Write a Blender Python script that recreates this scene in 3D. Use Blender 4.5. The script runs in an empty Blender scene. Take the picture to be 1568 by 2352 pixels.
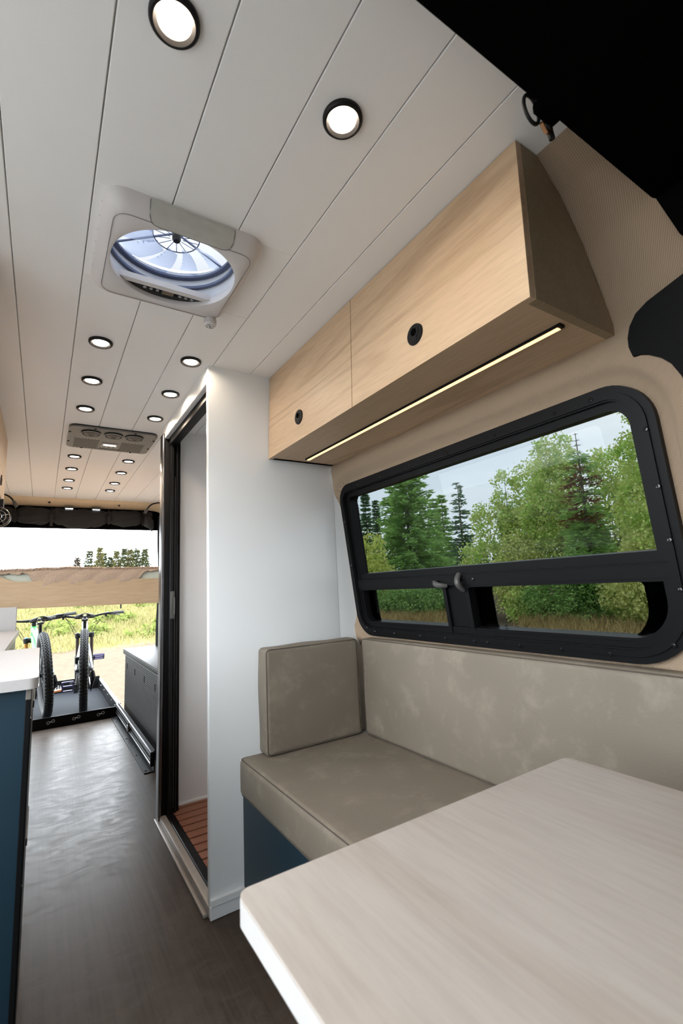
import bpy, bmesh, math, random
import numpy as np
from mathutils import Vector, Matrix

# ------------------------------------------------------------------ camera
SC = bpy.context.scene
COL = SC.collection
CAMZ = 1.0187
cam_d = bpy.data.cameras.new('camera')
cam_d.sensor_width = 36.0
cam_d.lens = 16.33
cam_d.clip_start = 0.02
cam_d.clip_end = 3000
cam_d.dof.use_dof = True
cam_d.dof.focus_distance = 2.0
cam_d.dof.aperture_fstop = 6.3
cam = bpy.data.objects.new('camera', cam_d)
COL.objects.link(cam)
_roll, _pitch, _yaw = math.radians(-2.792), math.radians(8.970), math.radians(32.860)
_f = Vector((math.sin(_yaw)*math.cos(_pitch), math.cos(_yaw)*math.cos(_pitch), math.sin(_pitch)))
_r = Vector((math.cos(_yaw), -math.sin(_yaw), 0))
_u = _r.cross(_f)
_r2 = math.cos(_roll)*_r + math.sin(_roll)*_u
_u2 = -math.sin(_roll)*_r + math.cos(_roll)*_u
_m = Matrix((( _r2.x, _u2.x, -_f.x, 0), (_r2.y, _u2.y, -_f.y, 0), (_r2.z, _u2.z, -_f.z, CAMZ), (0, 0, 0, 1)))
cam.matrix_world = _m
SC.camera = cam

# ------------------------------------------------------------------ sky and exposure
SKY = 8.0
world = bpy.data.worlds.new('overcast_sky')
SC.world = world
world.use_nodes = True
nt = world.node_tree
nt.nodes.clear()
wo = nt.nodes.new('ShaderNodeOutputWorld')
bg = nt.nodes.new('ShaderNodeBackground')
tc = nt.nodes.new('ShaderNodeTexCoord')
mp = nt.nodes.new('ShaderNodeMapping'); mp.inputs['Scale'].default_value = (1.0, 1.0, 3.2)
nz = nt.nodes.new('ShaderNodeTexNoise'); nz.inputs['Scale'].default_value = 2.3; nz.inputs['Detail'].default_value = 5; nz.inputs['Roughness'].default_value = .5
rp = nt.nodes.new('ShaderNodeValToRGB')
rp.color_ramp.elements[0].position = .33; rp.color_ramp.elements[0].color = (.66, .75, .84, 1)
rp.color_ramp.elements[1].position = .62; rp.color_ramp.elements[1].color = (.93, .97, 1, 1)
nt.links.new(tc.outputs['Generated'], mp.inputs['Vector'])
nt.links.new(mp.outputs['Vector'], nz.inputs['Vector'])
nt.links.new(nz.outputs['Fac'], rp.inputs['Fac'])
nt.links.new(rp.outputs['Color'], bg.inputs['Color'])
bg.inputs['Strength'].default_value = SKY
nt.links.new(bg.outputs[0], wo.inputs['Surface'])
SC.view_settings.view_transform = 'Standard'
SC.view_settings.look = 'None'
SC.view_settings.exposure = 0.7
SC.view_settings.gamma = 1.0
SC.view_settings.use_curve_mapping = False

SC.cycles.use_light_tree = False
SC.cycles.max_bounces = 7
SC.cycles.use_adaptive_sampling = True
SC.cycles.adaptive_threshold = 0.02

PI = math.pi
rnd = random.Random(7)

# ------------------------------------------------------------------ material helpers
MATS = {}
def new_mat(name):
    m = bpy.data.materials.new(name); m.use_nodes = True
    n = m.node_tree
    b = n.nodes['Principled BSDF']
    MATS[name] = m
    return m, n, b
def lk(n, a, b): n.links.new(a, b)
def node(n, t, **kw):
    x = n.nodes.new(t)
    for k, v in kw.items():
        if k in x.inputs: x.inputs[k].default_value = v
        else: setattr(x, k, v)
    return x
def coords(n, scale=(1, 1, 1), rot=(0, 0, 0), loc=(0, 0, 0)):
    t = n.nodes.new('ShaderNodeTexCoord'); m = n.nodes.new('ShaderNodeMapping')
    m.inputs['Scale'].default_value = scale; m.inputs['Rotation'].default_value = rot; m.inputs['Location'].default_value = loc
    lk(n, t.outputs['Object'], m.inputs['Vector'])
    return m.outputs['Vector']
def noise(n, vec, scale, detail=4, rough=.5, dist=0):
    x = node(n, 'ShaderNodeTexNoise', Scale=scale, Detail=detail, Roughness=rough, Distortion=dist)
    lk(n, vec, x.inputs['Vector']); return x.outputs['Fac']
def ramp(n, fac, stops):
    r = n.nodes.new('ShaderNodeValToRGB'); e = r.color_ramp.elements
    while len(e) < len(stops): e.new(.5)
    for i, (p, c) in enumerate(stops):
        e[i].position = p; e[i].color = (*c, 1)
    lk(n, fac, r.inputs['Fac']); return r.outputs['Color']
def mixc(n, fac, a, b, mode='MIX'):
    x = n.nodes.new('ShaderNodeMix'); x.data_type = 'RGBA'; x.blend_type = mode
    for s, v in ((x.inputs[0], fac), (x.inputs[6], a), (x.inputs[7], b)):
        if isinstance(v, (int, float)): s.default_value = v
        elif isinstance(v, tuple): s.default_value = (*v, 1)
        else: lk(n, v, s)
    return x.outputs[2]
def bump(n, b, fac, strength=.2, dist=.01):
    x = node(n, 'ShaderNodeBump', Strength=strength, Distance=dist)
    lk(n, fac, x.inputs['Height']); lk(n, x.outputs['Normal'], b.inputs['Normal'])
def plain(name, col, rough=.5, metal=0, spec=.5, coat=0, var=.06, vscale=30, bmp=0, bscale=200):
    m, n, b = new_mat(name)
    v = coords(n)
    nf = noise(n, v, vscale)
    c2 = tuple(min(1, c*(1+var)) for c in col); c1 = tuple(c*(1-var) for c in col)
    lk(n, ramp(n, nf, [(.3, c1), (.7, c2)]), b.inputs['Base Color'])
    b.inputs['Roughness'].default_value = rough; b.inputs['Metallic'].default_value = metal
    b.inputs['Specular IOR Level'].default_value = spec
    b.inputs['Coat Weight'].default_value = coat
    if bmp: bump(n, b, noise(n, v, bscale, 2), bmp, .003)
    return m
def emit(name, col, strength):
    m, n, b = new_mat(name)
    b.inputs['Base Color'].default_value = (*col, 1)
    b.inputs['Emission Color'].default_value = (*col, 1); b.inputs['Emission Strength'].default_value = strength
    return m
def wood(name, light, mid, dark, axis='y', rough=.45, grain=1.0, knots=.35, streak=.5):
    m, n, b = new_mat(name)
    s = {'y': (9, .8, 9), 'x': (.8, 9, 9)}[axis]
    v = coords(n, s)
    fine = noise(n, coords(n, tuple(a*9*grain for a in s)), 1.5, 3, .6)
    broad = noise(n, v, .55, 3, .5, .6)
    c = ramp(n, broad, [(.3, light), (.62, mid)])
    n1 = noise(n, coords(n, tuple(a*.42*grain for a in s), loc=(.31, .77, .21)), 1.0, 2.5, .5, .25)
    mu = node(n, 'ShaderNodeMath', operation='MULTIPLY'); lk(n, n1, mu.inputs[0]); mu.inputs[1].default_value = 55
    si = node(n, 'ShaderNodeMath', operation='SINE'); lk(n, mu.outputs[0], si.inputs[0])
    area = ramp(n, noise(n, coords(n, tuple(a*.30 for a in s), loc=(.9, .2, .4)), 1.0, 3, .5), [(.38, (.12, .12, .12)), (.66, (1, 1, 1))])
    line = ramp(n, si.outputs[0], [(.35, (0, 0, 0)), (1.0, (1, 1, 1))])
    lm = node(n, 'ShaderNodeMath', operation='MULTIPLY'); lk(n, area, lm.inputs[0]); lk(n, line, lm.inputs[1])
    lm2 = node(n, 'ShaderNodeMath', operation='MULTIPLY'); lk(n, lm.outputs[0], lm2.inputs[0]); lm2.inputs[1].default_value = streak
    c = mixc(n, lm2.outputs[0], c, dark)
    kn = node(n, 'ShaderNodeTexVoronoi', Scale=.42); kn.feature = 'F1'
    lk(n, coords(n, tuple(a*.8 for a in s), loc=(.2, .1, .6)), kn.inputs['Vector'])
    kf = ramp(n, kn.outputs['Distance'], [(.04, (1, 1, 1)), (.16, (0, 0, 0))])
    kmix = node(n, 'ShaderNodeMath', operation='MULTIPLY'); lk(n, kf, kmix.inputs[0]); kmix.inputs[1].default_value = knots
    c = mixc(n, kmix.outputs[0], c, dark)
    c = mixc(n, .35, c, ramp(n, fine, [(.35, tuple(a*.86 for a in mid)), (.6, tuple(min(1, a*1.06) for a in light))]))
    lk(n, c, b.inputs['Base Color'])
    b.inputs['Roughness'].default_value = rough
    bump(n, b, fine, .08, .002)
    return m
def fabric(name, col, scale=420, rough=.9, twill=True, strength=.25, var=.10):
    m, n, b = new_mat(name)
    v = coords(n)
    t = node(n, 'ShaderNodeTexWave', Scale=scale/6.2, Distortion=.6, wave_type='BANDS', bands_direction='DIAGONAL'); lk(n, v, t.inputs['Vector'])
    g = noise(n, v, scale, 2, .6)
    mx = node(n, 'ShaderNodeMath', operation='MULTIPLY'); lk(n, t.outputs['Fac'] if twill else g, mx.inputs[0]); lk(n, g, mx.inputs[1])
    lk(n, ramp(n, mx.outputs[0], [(.05, tuple(c*(1-var) for c in col)), (.45, tuple(min(1, c*(1+var)) for c in col))]), b.inputs['Base Color'])
    b.inputs['Roughness'].default_value = rough; b.inputs['Specular IOR Level'].default_value = .15
    b.inputs['Sheen Weight'].default_value = .15
    bump(n, b, mx.outputs[0], strength, .002)
    return m
def leather(name):
    m, n, b = new_mat(name)
    v = coords(n)
    spots = noise(n, v, 13, 9, .68, .25)
    big = noise(n, v, 3.2, 2, .5)
    scr = noise(n, coords(n, (6, 40, 40), (.3, .2, .6)), 3, 3, .6, 1.2)
    c = ramp(n, big, [(.3, (.165, .139, .107)), (.7, (.198, .167, .130))])
    c = mixc(n, ramp(n, spots, [(.52, (0, 0, 0)), (.76, (.42, .42, .42))]), c, (.34, .30, .235))
    c = mixc(n, ramp(n, scr, [(.66, (0, 0, 0)), (.74, (.10, .10, .10))]), c, (.34, .30, .24))
    lk(n, c, b.inputs['Base Color'])
    b.inputs['Roughness'].default_value = .58; b.inputs['Specular IOR Level'].default_value = .35
    bump(n, b, noise(n, v, 260, 3, .6), .18, .002)
    return m
def glass(name, tint, rough=0.0, spec=.16):
    m, n, b = new_mat(name)
    n.nodes.remove(b)
    tr = node(n, 'ShaderNodeBsdfTransparent'); tr.inputs['Color'].default_value = (*tint, 1)
    gl = node(n, 'ShaderNodeBsdfGlossy', Roughness=rough); gl.inputs['Color'].default_value = (spec, spec, spec, 1)
    lw = node(n, 'ShaderNodeLayerWeight', Blend=.5)
    pw = node(n, 'ShaderNodeMath', operation='POWER'); lk(n, lw.outputs['Facing'], pw.inputs[0]); pw.inputs[1].default_value = 5.0
    fr = node(n, 'ShaderNodeMath', operation='MULTIPLY_ADD'); lk(n, pw.outputs[0], fr.inputs[0]); fr.inputs[1].default_value = .9; fr.inputs[2].default_value = .045
    mx = node(n, 'ShaderNodeMixShader')
    lk(n, fr.outputs[0], mx.inputs[0]); lk(n, tr.outputs[0], mx.inputs[1]); lk(n, gl.outputs[0], mx.inputs[2])
    lk(n, mx.outputs[0], n.nodes['Material Output'].inputs['Surface'])
    return m
def leaf(name, dark, mid, light, nscale=.9, trans=.35):
    m, n, b = new_mat(name)
    n.nodes.remove(b)
    g = node(n, 'ShaderNodeNewGeometry')
    c = ramp(n, g.outputs['Random Per Island'], [(.0, dark), (.5, mid), (1, light)])
    nf = noise(n, coords(n), nscale, 3)
    c = mixc(n, ramp(n, nf, [(.35, (.0, .0, .0)), (.65, (.6, .6, .6))]), c, light)
    d = node(n, 'ShaderNodeBsdfDiffuse'); t = node(n, 'ShaderNodeBsdfTranslucent')
    lk(n, c, d.inputs['Color']); lk(n, c, t.inputs['Color'])
    mx = node(n, 'ShaderNodeMixShader'); mx.inputs[0].default_value = trans
    lk(n, d.outputs[0], mx.inputs[1]); lk(n, t.outputs[0], mx.inputs[2])
    lk(n, mx.outputs[0], n.nodes['Material Output'].inputs['Surface'])
    return m

# materials -------------------------------------------------------
OAK = wood('pale_oak', (.66, .48, .315), (.58, .41, .26), (.34, .20, .105), 'y', .45, streak=.75)
OAKX = wood('pale_oak_cross', (.60, .43, .275), (.53, .37, .225), (.38, .24, .13), 'x', .5)
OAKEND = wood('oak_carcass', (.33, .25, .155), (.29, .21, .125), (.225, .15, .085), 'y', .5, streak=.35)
TABLE = wood('table_maple', (.42, .375, .335), (.39, .34, .295), (.27, .195, .145), 'y', .4, .8, .5, .6)
TEDGE = plain('table_edge_band', (.43, .41, .39), .5, var=.03)
TEAK = wood('teak', (.25, .095, .05), (.20, .074, .038), (.12, .042, .022), 'x', .55)
def vinyl():
    m, n, b = new_mat('grey_vinyl_floor')
    fine = noise(n, coords(n, (130, 4, 10)), 1, 4, .65)
    mid = noise(n, coords(n, (34, 1.1, 10)), 1, 4, .6, .3)
    big = noise(n, coords(n, (3, .6, 1)), 1, 3)
    c = ramp(n, mid, [(.3, (0.0386, 0.0272, 0.0199)), (.55, (0.0578, 0.0424, 0.0319)), (.75, (0.0783, 0.0580, 0.0443))])
    c = mixc(n, .4, c, ramp(n, fine, [(.3, (0.0284, 0.0202, 0.0147)), (.7, (0.0822, 0.0614, 0.0471))]))
    c = mixc(n, ramp(n, big, [(.4, (0, 0, 0)), (.65, (0.175, 0.175, 0.175))]), c, (0.0652, 0.0494, 0.0384))
    dirt = noise(n, coords(n, (7, 14, 7), (0, 0, .4)), 1, 7, .7, 1.5)
    dust = ramp(n, dirt, [(.46, (0, 0, 0)), (.68, (.45, .45, .45))])
    c = mixc(n, dust, c, (0.0936, 0.0781, 0.0693))
    lk(n, c, b.inputs['Base Color'])
    rr = node(n, 'ShaderNodeMapRange'); rr.inputs[1].default_value = .3; rr.inputs[2].default_value = .7; rr.inputs[3].default_value = .30; rr.inputs[4].default_value = .5
    lk(n, dirt, rr.inputs[0]); lk(n, rr.outputs[0], b.inputs['Roughness'])
    b.inputs['Specular IOR Level'].default_value = .15
    bump(n, b, fine, .12, .001)
    return m
VINYL = vinyl()
CEIL = plain('warm_white_ceiling', (.89, .89, .885), .55, var=.012, vscale=600, bmp=.05, bscale=500)
GROOVE = plain('ceiling_backing', (.80, .77, .73), .8)
WALLW = plain('white_laminate', (.79, .81, .815), .22, spec=.5, var=.01, vscale=3)
SHOWW = plain('white_shower_liner', (.72, .71, .71), .2, var=.02, vscale=4)
BEIGE = fabric('beige_wall_fabric', (.33, .245, .17), 950, .95, True, .4, .16)
BEIGE2 = plain('beige_painted_metal', (.62, .50, .34), .5, var=.03)
BLACKF = plain('black_felt', (.0025, .0025, .0025), 1.0, spec=0.0)
BLACKM = plain('black_powder_metal', (.0055, .0055, .006), .42, spec=.13)
BLACKP = plain('black_plastic', (.007, .007, .0075), .5, spec=.25)
BLACKG = plain('black_gloss', (.008, .008, .010), .15)
TRIMBL = plain('black_trim_plastic', (.0045, .0045, .005), .7, spec=.12, bmp=.1, bscale=900)
RUBBER = plain('tyre_rubber', (.02, .02, .021), .75)
NAVY = plain('navy_laminate', (.009, .026, .040), .45, spec=.35, var=.03)
COUNTER = plain('light_counter', (.47, .45, .445), .4, var=.03, vscale=120)
LEATHER = leather('taupe_leather')
SEAM = plain('dark_stitching', (.075, .060, .047), .8)
ALU = plain('aluminium', (.62, .62, .62), .32, 1)
CHROME = plain('polished_steel', (.75, .75, .76), .12, 1)
DKALU = plain('dark_aluminium', (.18, .18, .19), .3, 1)
GREY = plain('grey_ac_plate', (.20, .195, .185), .5, var=.03)
GREYD = plain('dark_grey_plastic', (.07, .068, .065), .45)
FANW = plain('fan_garnish_plastic', (.66, .635, .635), .45, var=.01)
FANI = plain('fan_inner_plastic', (.60, .61, .64), .4, var=.01)
WHITEP = plain('white_plastic', (.75, .75, .74), .4)
LENS = emit('warm_downlight_lens', (1.0, .81, .62), 105)
LENSR = emit('cool_dome_led', (.95, .97, 1.0), 2)
STRIP = emit('warm_strip_diffuser', (1.0, .60, .28), 1.3)
SCREEN = emit('lit_lcd', (.85, .87, .9), .5)
AMBER = plain('amber_lcd', (.16, .12, .075), .3)
ICON = plain('printed_icon_white', (.6, .6, .6), .5)
WGLASS = glass('tinted_window_glass', (.272, .280, .280))
def lidmat():
    m, n, b = new_mat('translucent_lid'); n.nodes.remove(b)
    t = node(n, 'ShaderNodeBsdfTranslucent'); t.inputs['Color'].default_value = (.085, .087, .094, 1)
    d = node(n, 'ShaderNodeBsdfDiffuse'); d.inputs['Color'].default_value = (.6, .6, .65, 1)
    p = node(n, 'ShaderNodeBsdfTransparent'); p.inputs['Color'].default_value = (.8, .85, .95, 1)
    mx = node(n, 'ShaderNodeMixShader'); mx.inputs[0].default_value = .02
    lk(n, t.outputs[0], mx.inputs[1]); lk(n, p.outputs[0], mx.inputs[2])
    m2 = node(n, 'ShaderNodeMixShader'); m2.inputs[0].default_value = .1
    lk(n, mx.outputs[0], m2.inputs[1]); lk(n, d.outputs[0], m2.inputs[2])
    lk(n, m2.outputs[0], n.nodes['Material Output'].inputs['Surface'])
    return m
LID = lidmat()
def blademat():
    m, n, b = new_mat('clear_fan_blade'); n.nodes.remove(b)
    t = node(n, 'ShaderNodeBsdfTranslucent'); t.inputs['Color'].default_value = (.42, .46, .56, 1)
    p = node(n, 'ShaderNodeBsdfTransparent'); p.inputs['Color'].default_value = (.62, .68, .82, 1)
    g = node(n, 'ShaderNodeBsdfGlossy', Roughness=.2)
    mx = node(n, 'ShaderNodeMixShader'); mx.inputs[0].default_value = .55
    lk(n, t.outputs[0], mx.inputs[1]); lk(n, p.outputs[0], mx.inputs[2])
    m2 = node(n, 'ShaderNodeMixShader'); m2.inputs[0].default_value = .05
    lk(n, mx.outputs[0], m2.inputs[1]); lk(n, g.outputs[0], m2.inputs[2])
    lk(n, m2.outputs[0], n.nodes['Material Output'].inputs['Surface'])
    return m
BLADE = blademat()
FANLINE = plain('fan_line_blue_grey', (.10, .12, .20), .5)
MINT = fabric('mint_mattress_cover', (.60, .62, .53), 90, .9, False, .3, .05)
SHERPA = fabric('beige_sherpa', (.50, .37, .28), 160, 1.0, False, .5, .12)
RIB = None
def ribbed():
    m, n, b = new_mat('ribbed_black_rubber')
    w = node(n, 'ShaderNodeTexWave', Scale=26, wave_type='BANDS', bands_direction='Z'); lk(n, coords(n), w.inputs['Vector'])
    w2 = node(n, 'ShaderNodeTexWave', Scale=26, wave_type='BANDS', bands_direction='X'); lk(n, coords(n), w2.inputs['Vector'])
    mx = node(n, 'ShaderNodeMath', operation='MULTIPLY'); lk(n, w.outputs['Fac'], mx.inputs[0]); lk(n, w2.outputs['Fac'], mx.inputs[1])
    lk(n, ramp(n, w.outputs['Fac'], [(.2, (.008, .0075, .0075)), (.8, (.024, .022, .021))]), b.inputs['Base Color'])
    b.inputs['Roughness'].default_value = .48; b.inputs['Specular IOR Level'].default_value = .22
    bump(n, b, mx.outputs[0], .5, .002)
    return m
RIB = ribbed()
CLOTHB = plain('black_screen_cloth', (.0045, .0045, .005), .8, bmp=.3, bscale=60)
GREENP = plain('green_bike_paint', (.05, .42, .07), .25, coat=.4)
MINTP = plain('pale_mint_bike_paint', (.46, .64, .55), .25, coat=.4)
SILVERP = plain('silver_lilac_bike_paint', (.36, .37, .42), .25, .3, coat=.4)
BRONZE = plain('bronze_fork_tube', (.32, .15, .035), .25, .7)
PURPLE = plain('dark_purple_pedal', (.035, .026, .085), .4)
ORANGE = plain('orange_pedal', (.55, .20, .07), .4)
REDP = plain('red_orange_shock', (.55, .10, .04), .4)
BLUEP = plain('blue_anodised', (.08, .25, .5), .3, .5)
TAUPE = plain('taupe_drawer_front', (.15, .135, .118), .5)
COPPER = plain('copper_wire', (.55, .30, .16), .3, 1)
MOUNT = plain('pale_mountain_haze', (.42, .46, .50), 1)  # distance haze is put into this pale blue-grey colour
BARK = plain('grey_bark', (.13, .11, .09), .9, var=.3, vscale=8)
BARKL = plain('pale_aspen_bark', (.30, .28, .22), .8, var=.25, vscale=6)
SPR = leaf('spruce_needles', (0.153, 0.269, 0.104), (0.257, 0.439, 0.146), (0.439, 0.675, 0.207))
SPRD = leaf('dark_spruce_needles', (0.066, 0.139, 0.081), (0.108, 0.211, 0.108), (0.182, 0.315, 0.146))
SPRY = leaf('yellow_spruce_needles', (0.15, 0.195, 0.075), (0.24, 0.3, 0.105), (0.36, 0.405, 0.135))
POP = leaf('poplar_leaves', (0.282, 0.492, 0.103), (0.492, 0.75, 0.166), (0.75, 0.75, 0.33), 1.2)
POPY = leaf('yellow_green_leaves', (0.348, 0.464, 0.086), (0.58, 0.724, 0.144), (0.75, 0.75, 0.262), 1.4)
WIL = leaf('willow_leaves', (0.29, 0.392, 0.102), (0.492, 0.594, 0.174), (0.75, 0.75, 0.32), 1.5)
DEAD = leaf('dead_brown_needles', (0.115, 0.051, 0.035), (0.197, 0.088, 0.056), (0.278, 0.128, 0.082))
BUSH = leaf('bush_leaves', (0.112, 0.224, 0.07), (0.207, 0.367, 0.108), (0.383, 0.574, 0.191), 2)
JUN = leaf('juniper_leaves', (0.087, 0.116, 0.025), (0.144, 0.184, 0.044), (0.222, 0.253, 0.078), 2)
DRYG = leaf('dry_grass', (0.225, 0.158, 0.068), (0.36, 0.262, 0.112), (0.495, 0.39, 0.18), .8, .3)
HILLG = leaf('hill_grass', (0.156, 0.15, 0.053), (0.222, 0.207, 0.084), (0.3, 0.262, 0.125), .5, .3)

# ------------------------------------------------------------------ mesh builder
class MB:
    def __init__(s): s.v = []; s.f = []
    def add(s, verts, faces):
        o = len(s.v); s.v.extend([tuple(p) for p in verts]); s.f.extend([tuple(i+o for i in f) for f in faces]); return s
    def box(s, x0, x1, y0, y1, z0, z1, bev=0, seg=2):
        if bev > 0:
            bm = bmesh.new(); bmesh.ops.create_cube(bm, size=1)
            for v in bm.verts:
                v.co = ((x0+x1)/2+v.co.x*(x1-x0), (y0+y1)/2+v.co.y*(y1-y0), (z0+z1)/2+v.co.z*(z1-z0))
            bmesh.ops.bevel(bm, geom=bm.edges[:], offset=bev, segments=seg, profile=.5, affect='EDGES')
            bm.verts.index_update()
            s.add([v.co for v in bm.verts], [[v.index for v in f.verts] for f in bm.faces]); bm.free(); return s
        v = [(x, y, z) for x in (x0, x1) for y in (y0, y1) for z in (z0, z1)]
        return s.add(v, [(0, 1, 3, 2), (4, 6, 7, 5), (0, 4, 5, 1), (2, 3, 7, 6), (0, 2, 6, 4), (1, 5, 7, 3)])
    def tube(s, pts, r, n=8, closed=False, caps=True):
        P = [Vector(p) for p in pts]; N = len(P)
        R = r if isinstance(r, (list, tuple)) else [r]*N
        ref = None; rings = []
        for i in range(N):
            if closed: t = P[(i+1) % N]-P[i-1]
            else: t = P[min(i+1, N-1)]-P[max(i-1, 0)]
            t.normalize()
            if ref is None:
                ref = Vector((0, 0, 1)) if abs(t.z) < .9 else Vector((1, 0, 0))
            a = ref-t*ref.dot(t)
            if a.length < 1e-5: a = t.orthogonal()
            a.normalize(); b = t.cross(a); ref = a
            rings.append([P[i]+(a*math.cos(2*PI*k/n)+b*math.sin(2*PI*k/n))*R[i] for k in range(n)])
        vs = [p for rg in rings for p in rg]; fs = []
        for i in range(N if closed else N-1):
            j = (i+1) % N
            for k in range(n):
                l = (k+1) % n; fs.append((i*n+k, i*n+l, j*n+l, j*n+k))
        if caps and not closed:
            fs.append(tuple(range(n-1, -1, -1))); fs.append(tuple((N-1)*n+k for k in range(n)))
        return s.add(vs, fs)
    def lathe(s, prof, c, axis='z', n=24, closed=False, caps=True):
        # prof: list of (radius, height along axis)
        ax = {'x': (Vector((0, 1, 0)), Vector((0, 0, 1)), Vector((1, 0, 0))), 'y': (Vector((1, 0, 0)), Vector((0, 0, 1)), Vector((0, 1, 0))),
              'z': (Vector((1, 0, 0)), Vector((0, 1, 0)), Vector((0, 0, 1)))}[axis] if isinstance(axis, str) else axis
        c = Vector(c); vs = []; fs = []; m = len(prof)
        for r, h in prof:
            for k in range(n):
                a = 2*PI*k/n; vs.append(c+ax[0]*(r*math.cos(a))+ax[1]*(r*math.sin(a))+ax[2]*h)
        for i in range(m if closed else m-1):
            j = (i+1) % m
            for k in range(n):
                l = (k+1) % n; fs.append((i*n+k, i*n+l, j*n+l, j*n+k))
        if caps and not closed:
            if prof[0][0] > 1e-6: fs.append(tuple(range(n)))
            if prof[-1][0] > 1e-6: fs.append(tuple((m-1)*n+k for k in range(n)))
        return s.add(vs, fs)
    def prism(s, poly, fn, d0, d1):
        # poly 2D, fn(u,v,d)->xyz
        n = len(poly)
        vs = [fn(u, v, d0) for u, v in poly]+[fn(u, v, d1) for u, v in poly]
        fs = [tuple(range(n)), tuple(range(2*n-1, n-1, -1))]+[(i, i+n, (i+1) % n+n, (i+1) % n) for i in range(n)]
        return s.add(vs, fs)
    def ring(s, outer, inner, fn, d0, d1, bev=0):
        n = len(outer); vs = []
        for loop, d in ((outer, d0), (outer, d1), (inner, d1), (inner, d0)):
            vs += [fn(u, v, d) for u, v in loop]
        fs = []
        for a in range(4):
            b = (a+1) % 4
            for i in range(n):
                j = (i+1) % n; fs.append((a*n+i, a*n+j, b*n+j, b*n+i))
        return s.add(vs, fs)
    def ico(s, c, r, sub=1, sc=(1, 1, 1)):
        bm = bmesh.new(); bmesh.ops.create_icosphere(bm, subdivisions=sub, radius=1)
        bm.verts.index_update()
        s.add([(c[0]+v.co.x*r*sc[0], c[1]+v.co.y*r*sc[1], c[2]+v.co.z*r*sc[2]) for v in bm.verts], [[v.index for v in f.verts] for f in bm.faces]); bm.free(); return s
    def grid(s, fn, nu, nv, wrap_u=False):
        vs = [fn(i/nu, j/nv) for j in range(nv+1) for i in range(nu+1)]
        fs = [(j*(nu+1)+i, j*(nu+1)+i+1, (j+1)*(nu+1)+i+1, (j+1)*(nu+1)+i) for j in range(nv) for i in range(nu)]
        return s.add(vs, fs)
    def cushion(s, x0, x1, y0, y1, z0, z1, r, bulge=(0, 0, 0), n=18, seed=0, wob=0.0):
        h = ((x1-x0)/2, (y1-y0)/2, (z1-z0)/2); c = ((x0+x1)/2, (y0+y1)/2, (z0+z1)/2)
        def ts(hh):
            e = min(.98, r/hh)
            edge = [-1+e*k/4 for k in range(4)]
            midn = n
            mid = [-(1-e)+2*(1-e)*k/midn for k in range(midn+1)]
            return edge+mid+[-t for t in reversed(edge)]
        T = [ts(a) for a in h]
        bm = bmesh.new(); rn = random.Random(seed); ph = [rn.uniform(0, 6) for _ in range(6)]
        for ax in range(3):
            u, v = [(1, 2), (2, 0), (0, 1)][ax]
            for sg in (-1, 1):
                g = []
                for b in T[v]:
                    row = []
                    for a in T[u]:
                        q = [0, 0, 0]; q[ax] = sg*h[ax]; q[u] = a*h[u]; q[v] = b*h[v]
                        core = [max(-(h[k]-r), min(h[k]-r, q[k])) for k in range(3)]
                        d = Vector([q[k]-core[k] for k in range(3)])
                        d.normalize()
                        p = [core[k]+d[k]*r for k in range(3)]
                        nrm = [p[k]/h[k] for k in range(3)]
                        for k in range(3):
                            o1, o2 = (k+1) % 3, (k+2) % 3
                            p[k] += (1 if nrm[k] > 0 else -1)*abs(nrm[k])**3*bulge[k]*max(0, 1-nrm[o1]**2)*max(0, 1-nrm[o2]**2)
                            p[k] += wob*math.sin(p[o1]*31+ph[k])*math.sin(p[o2]*23+ph[k+3])*abs(nrm[k])**3
                        row.append(bm.verts.new((c[0]+p[0], c[1]+p[1], c[2]+p[2])))
                    g.append(row)
                for j in range(len(g)-1):
                    for i in range(len(g[0])-1):
                        bm.faces.new((g[j][i], g[j][i+1], g[j+1][i+1], g[j+1][i]) if sg > 0 else (g[j][i], g[j+1][i], g[j+1][i+1], g[j][i+1]))
        bmesh.ops.remove_doubles(bm, verts=bm.verts[:], dist=1e-5)
        bm.verts.index_update()
        s.add([v.co for v in bm.verts], [[v.index for v in f.verts] for f in bm.faces]); bm.free(); return s

def tag(o, label=None, cat=None, group=None, kind=None):
    if label: o['label'] = label
    if cat: o['category'] = cat
    if group: o['group'] = group
    if kind: o['kind'] = kind
    return o
def thing(name, label, cat, loc=(0, 0, 0), rot=(0, 0, 0), group=None):
    o = bpy.data.objects.new(name, None); COL.objects.link(o)
    o.location = loc; o.rotation_euler = rot; o.empty_display_size = .05
    return tag(o, label, cat, group)
def _finish(me, m, smooth, fixn):
    if m: me.materials.append(m)
    if fixn:
        bm = bmesh.new(); bm.from_mesh(me); bmesh.ops.recalc_face_normals(bm, faces=bm.faces[:]); bm.to_mesh(me); bm.free()
    if smooth is not None:
        me.shade_smooth()
        me.set_sharp_from_angle(angle=math.radians(smooth))
def mesh_obj(name, mb, m, smooth=35, fixn=True, org=None):
    """top-level or setting mesh; origin at the foot of its bounding box"""
    A = np.array(mb.v, dtype=float)
    if org is None:
        lo, hi = A.min(0), A.max(0); org = ((lo[0]+hi[0])/2, (lo[1]+hi[1])/2, lo[2])
    me = bpy.data.meshes.new(name); me.from_pydata((A-np.array(org)).tolist(), [], mb.f)
    _finish(me, m, smooth, fixn)
    o = bpy.data.objects.new(name, me); COL.objects.link(o); o.location = org
    return o
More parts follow.
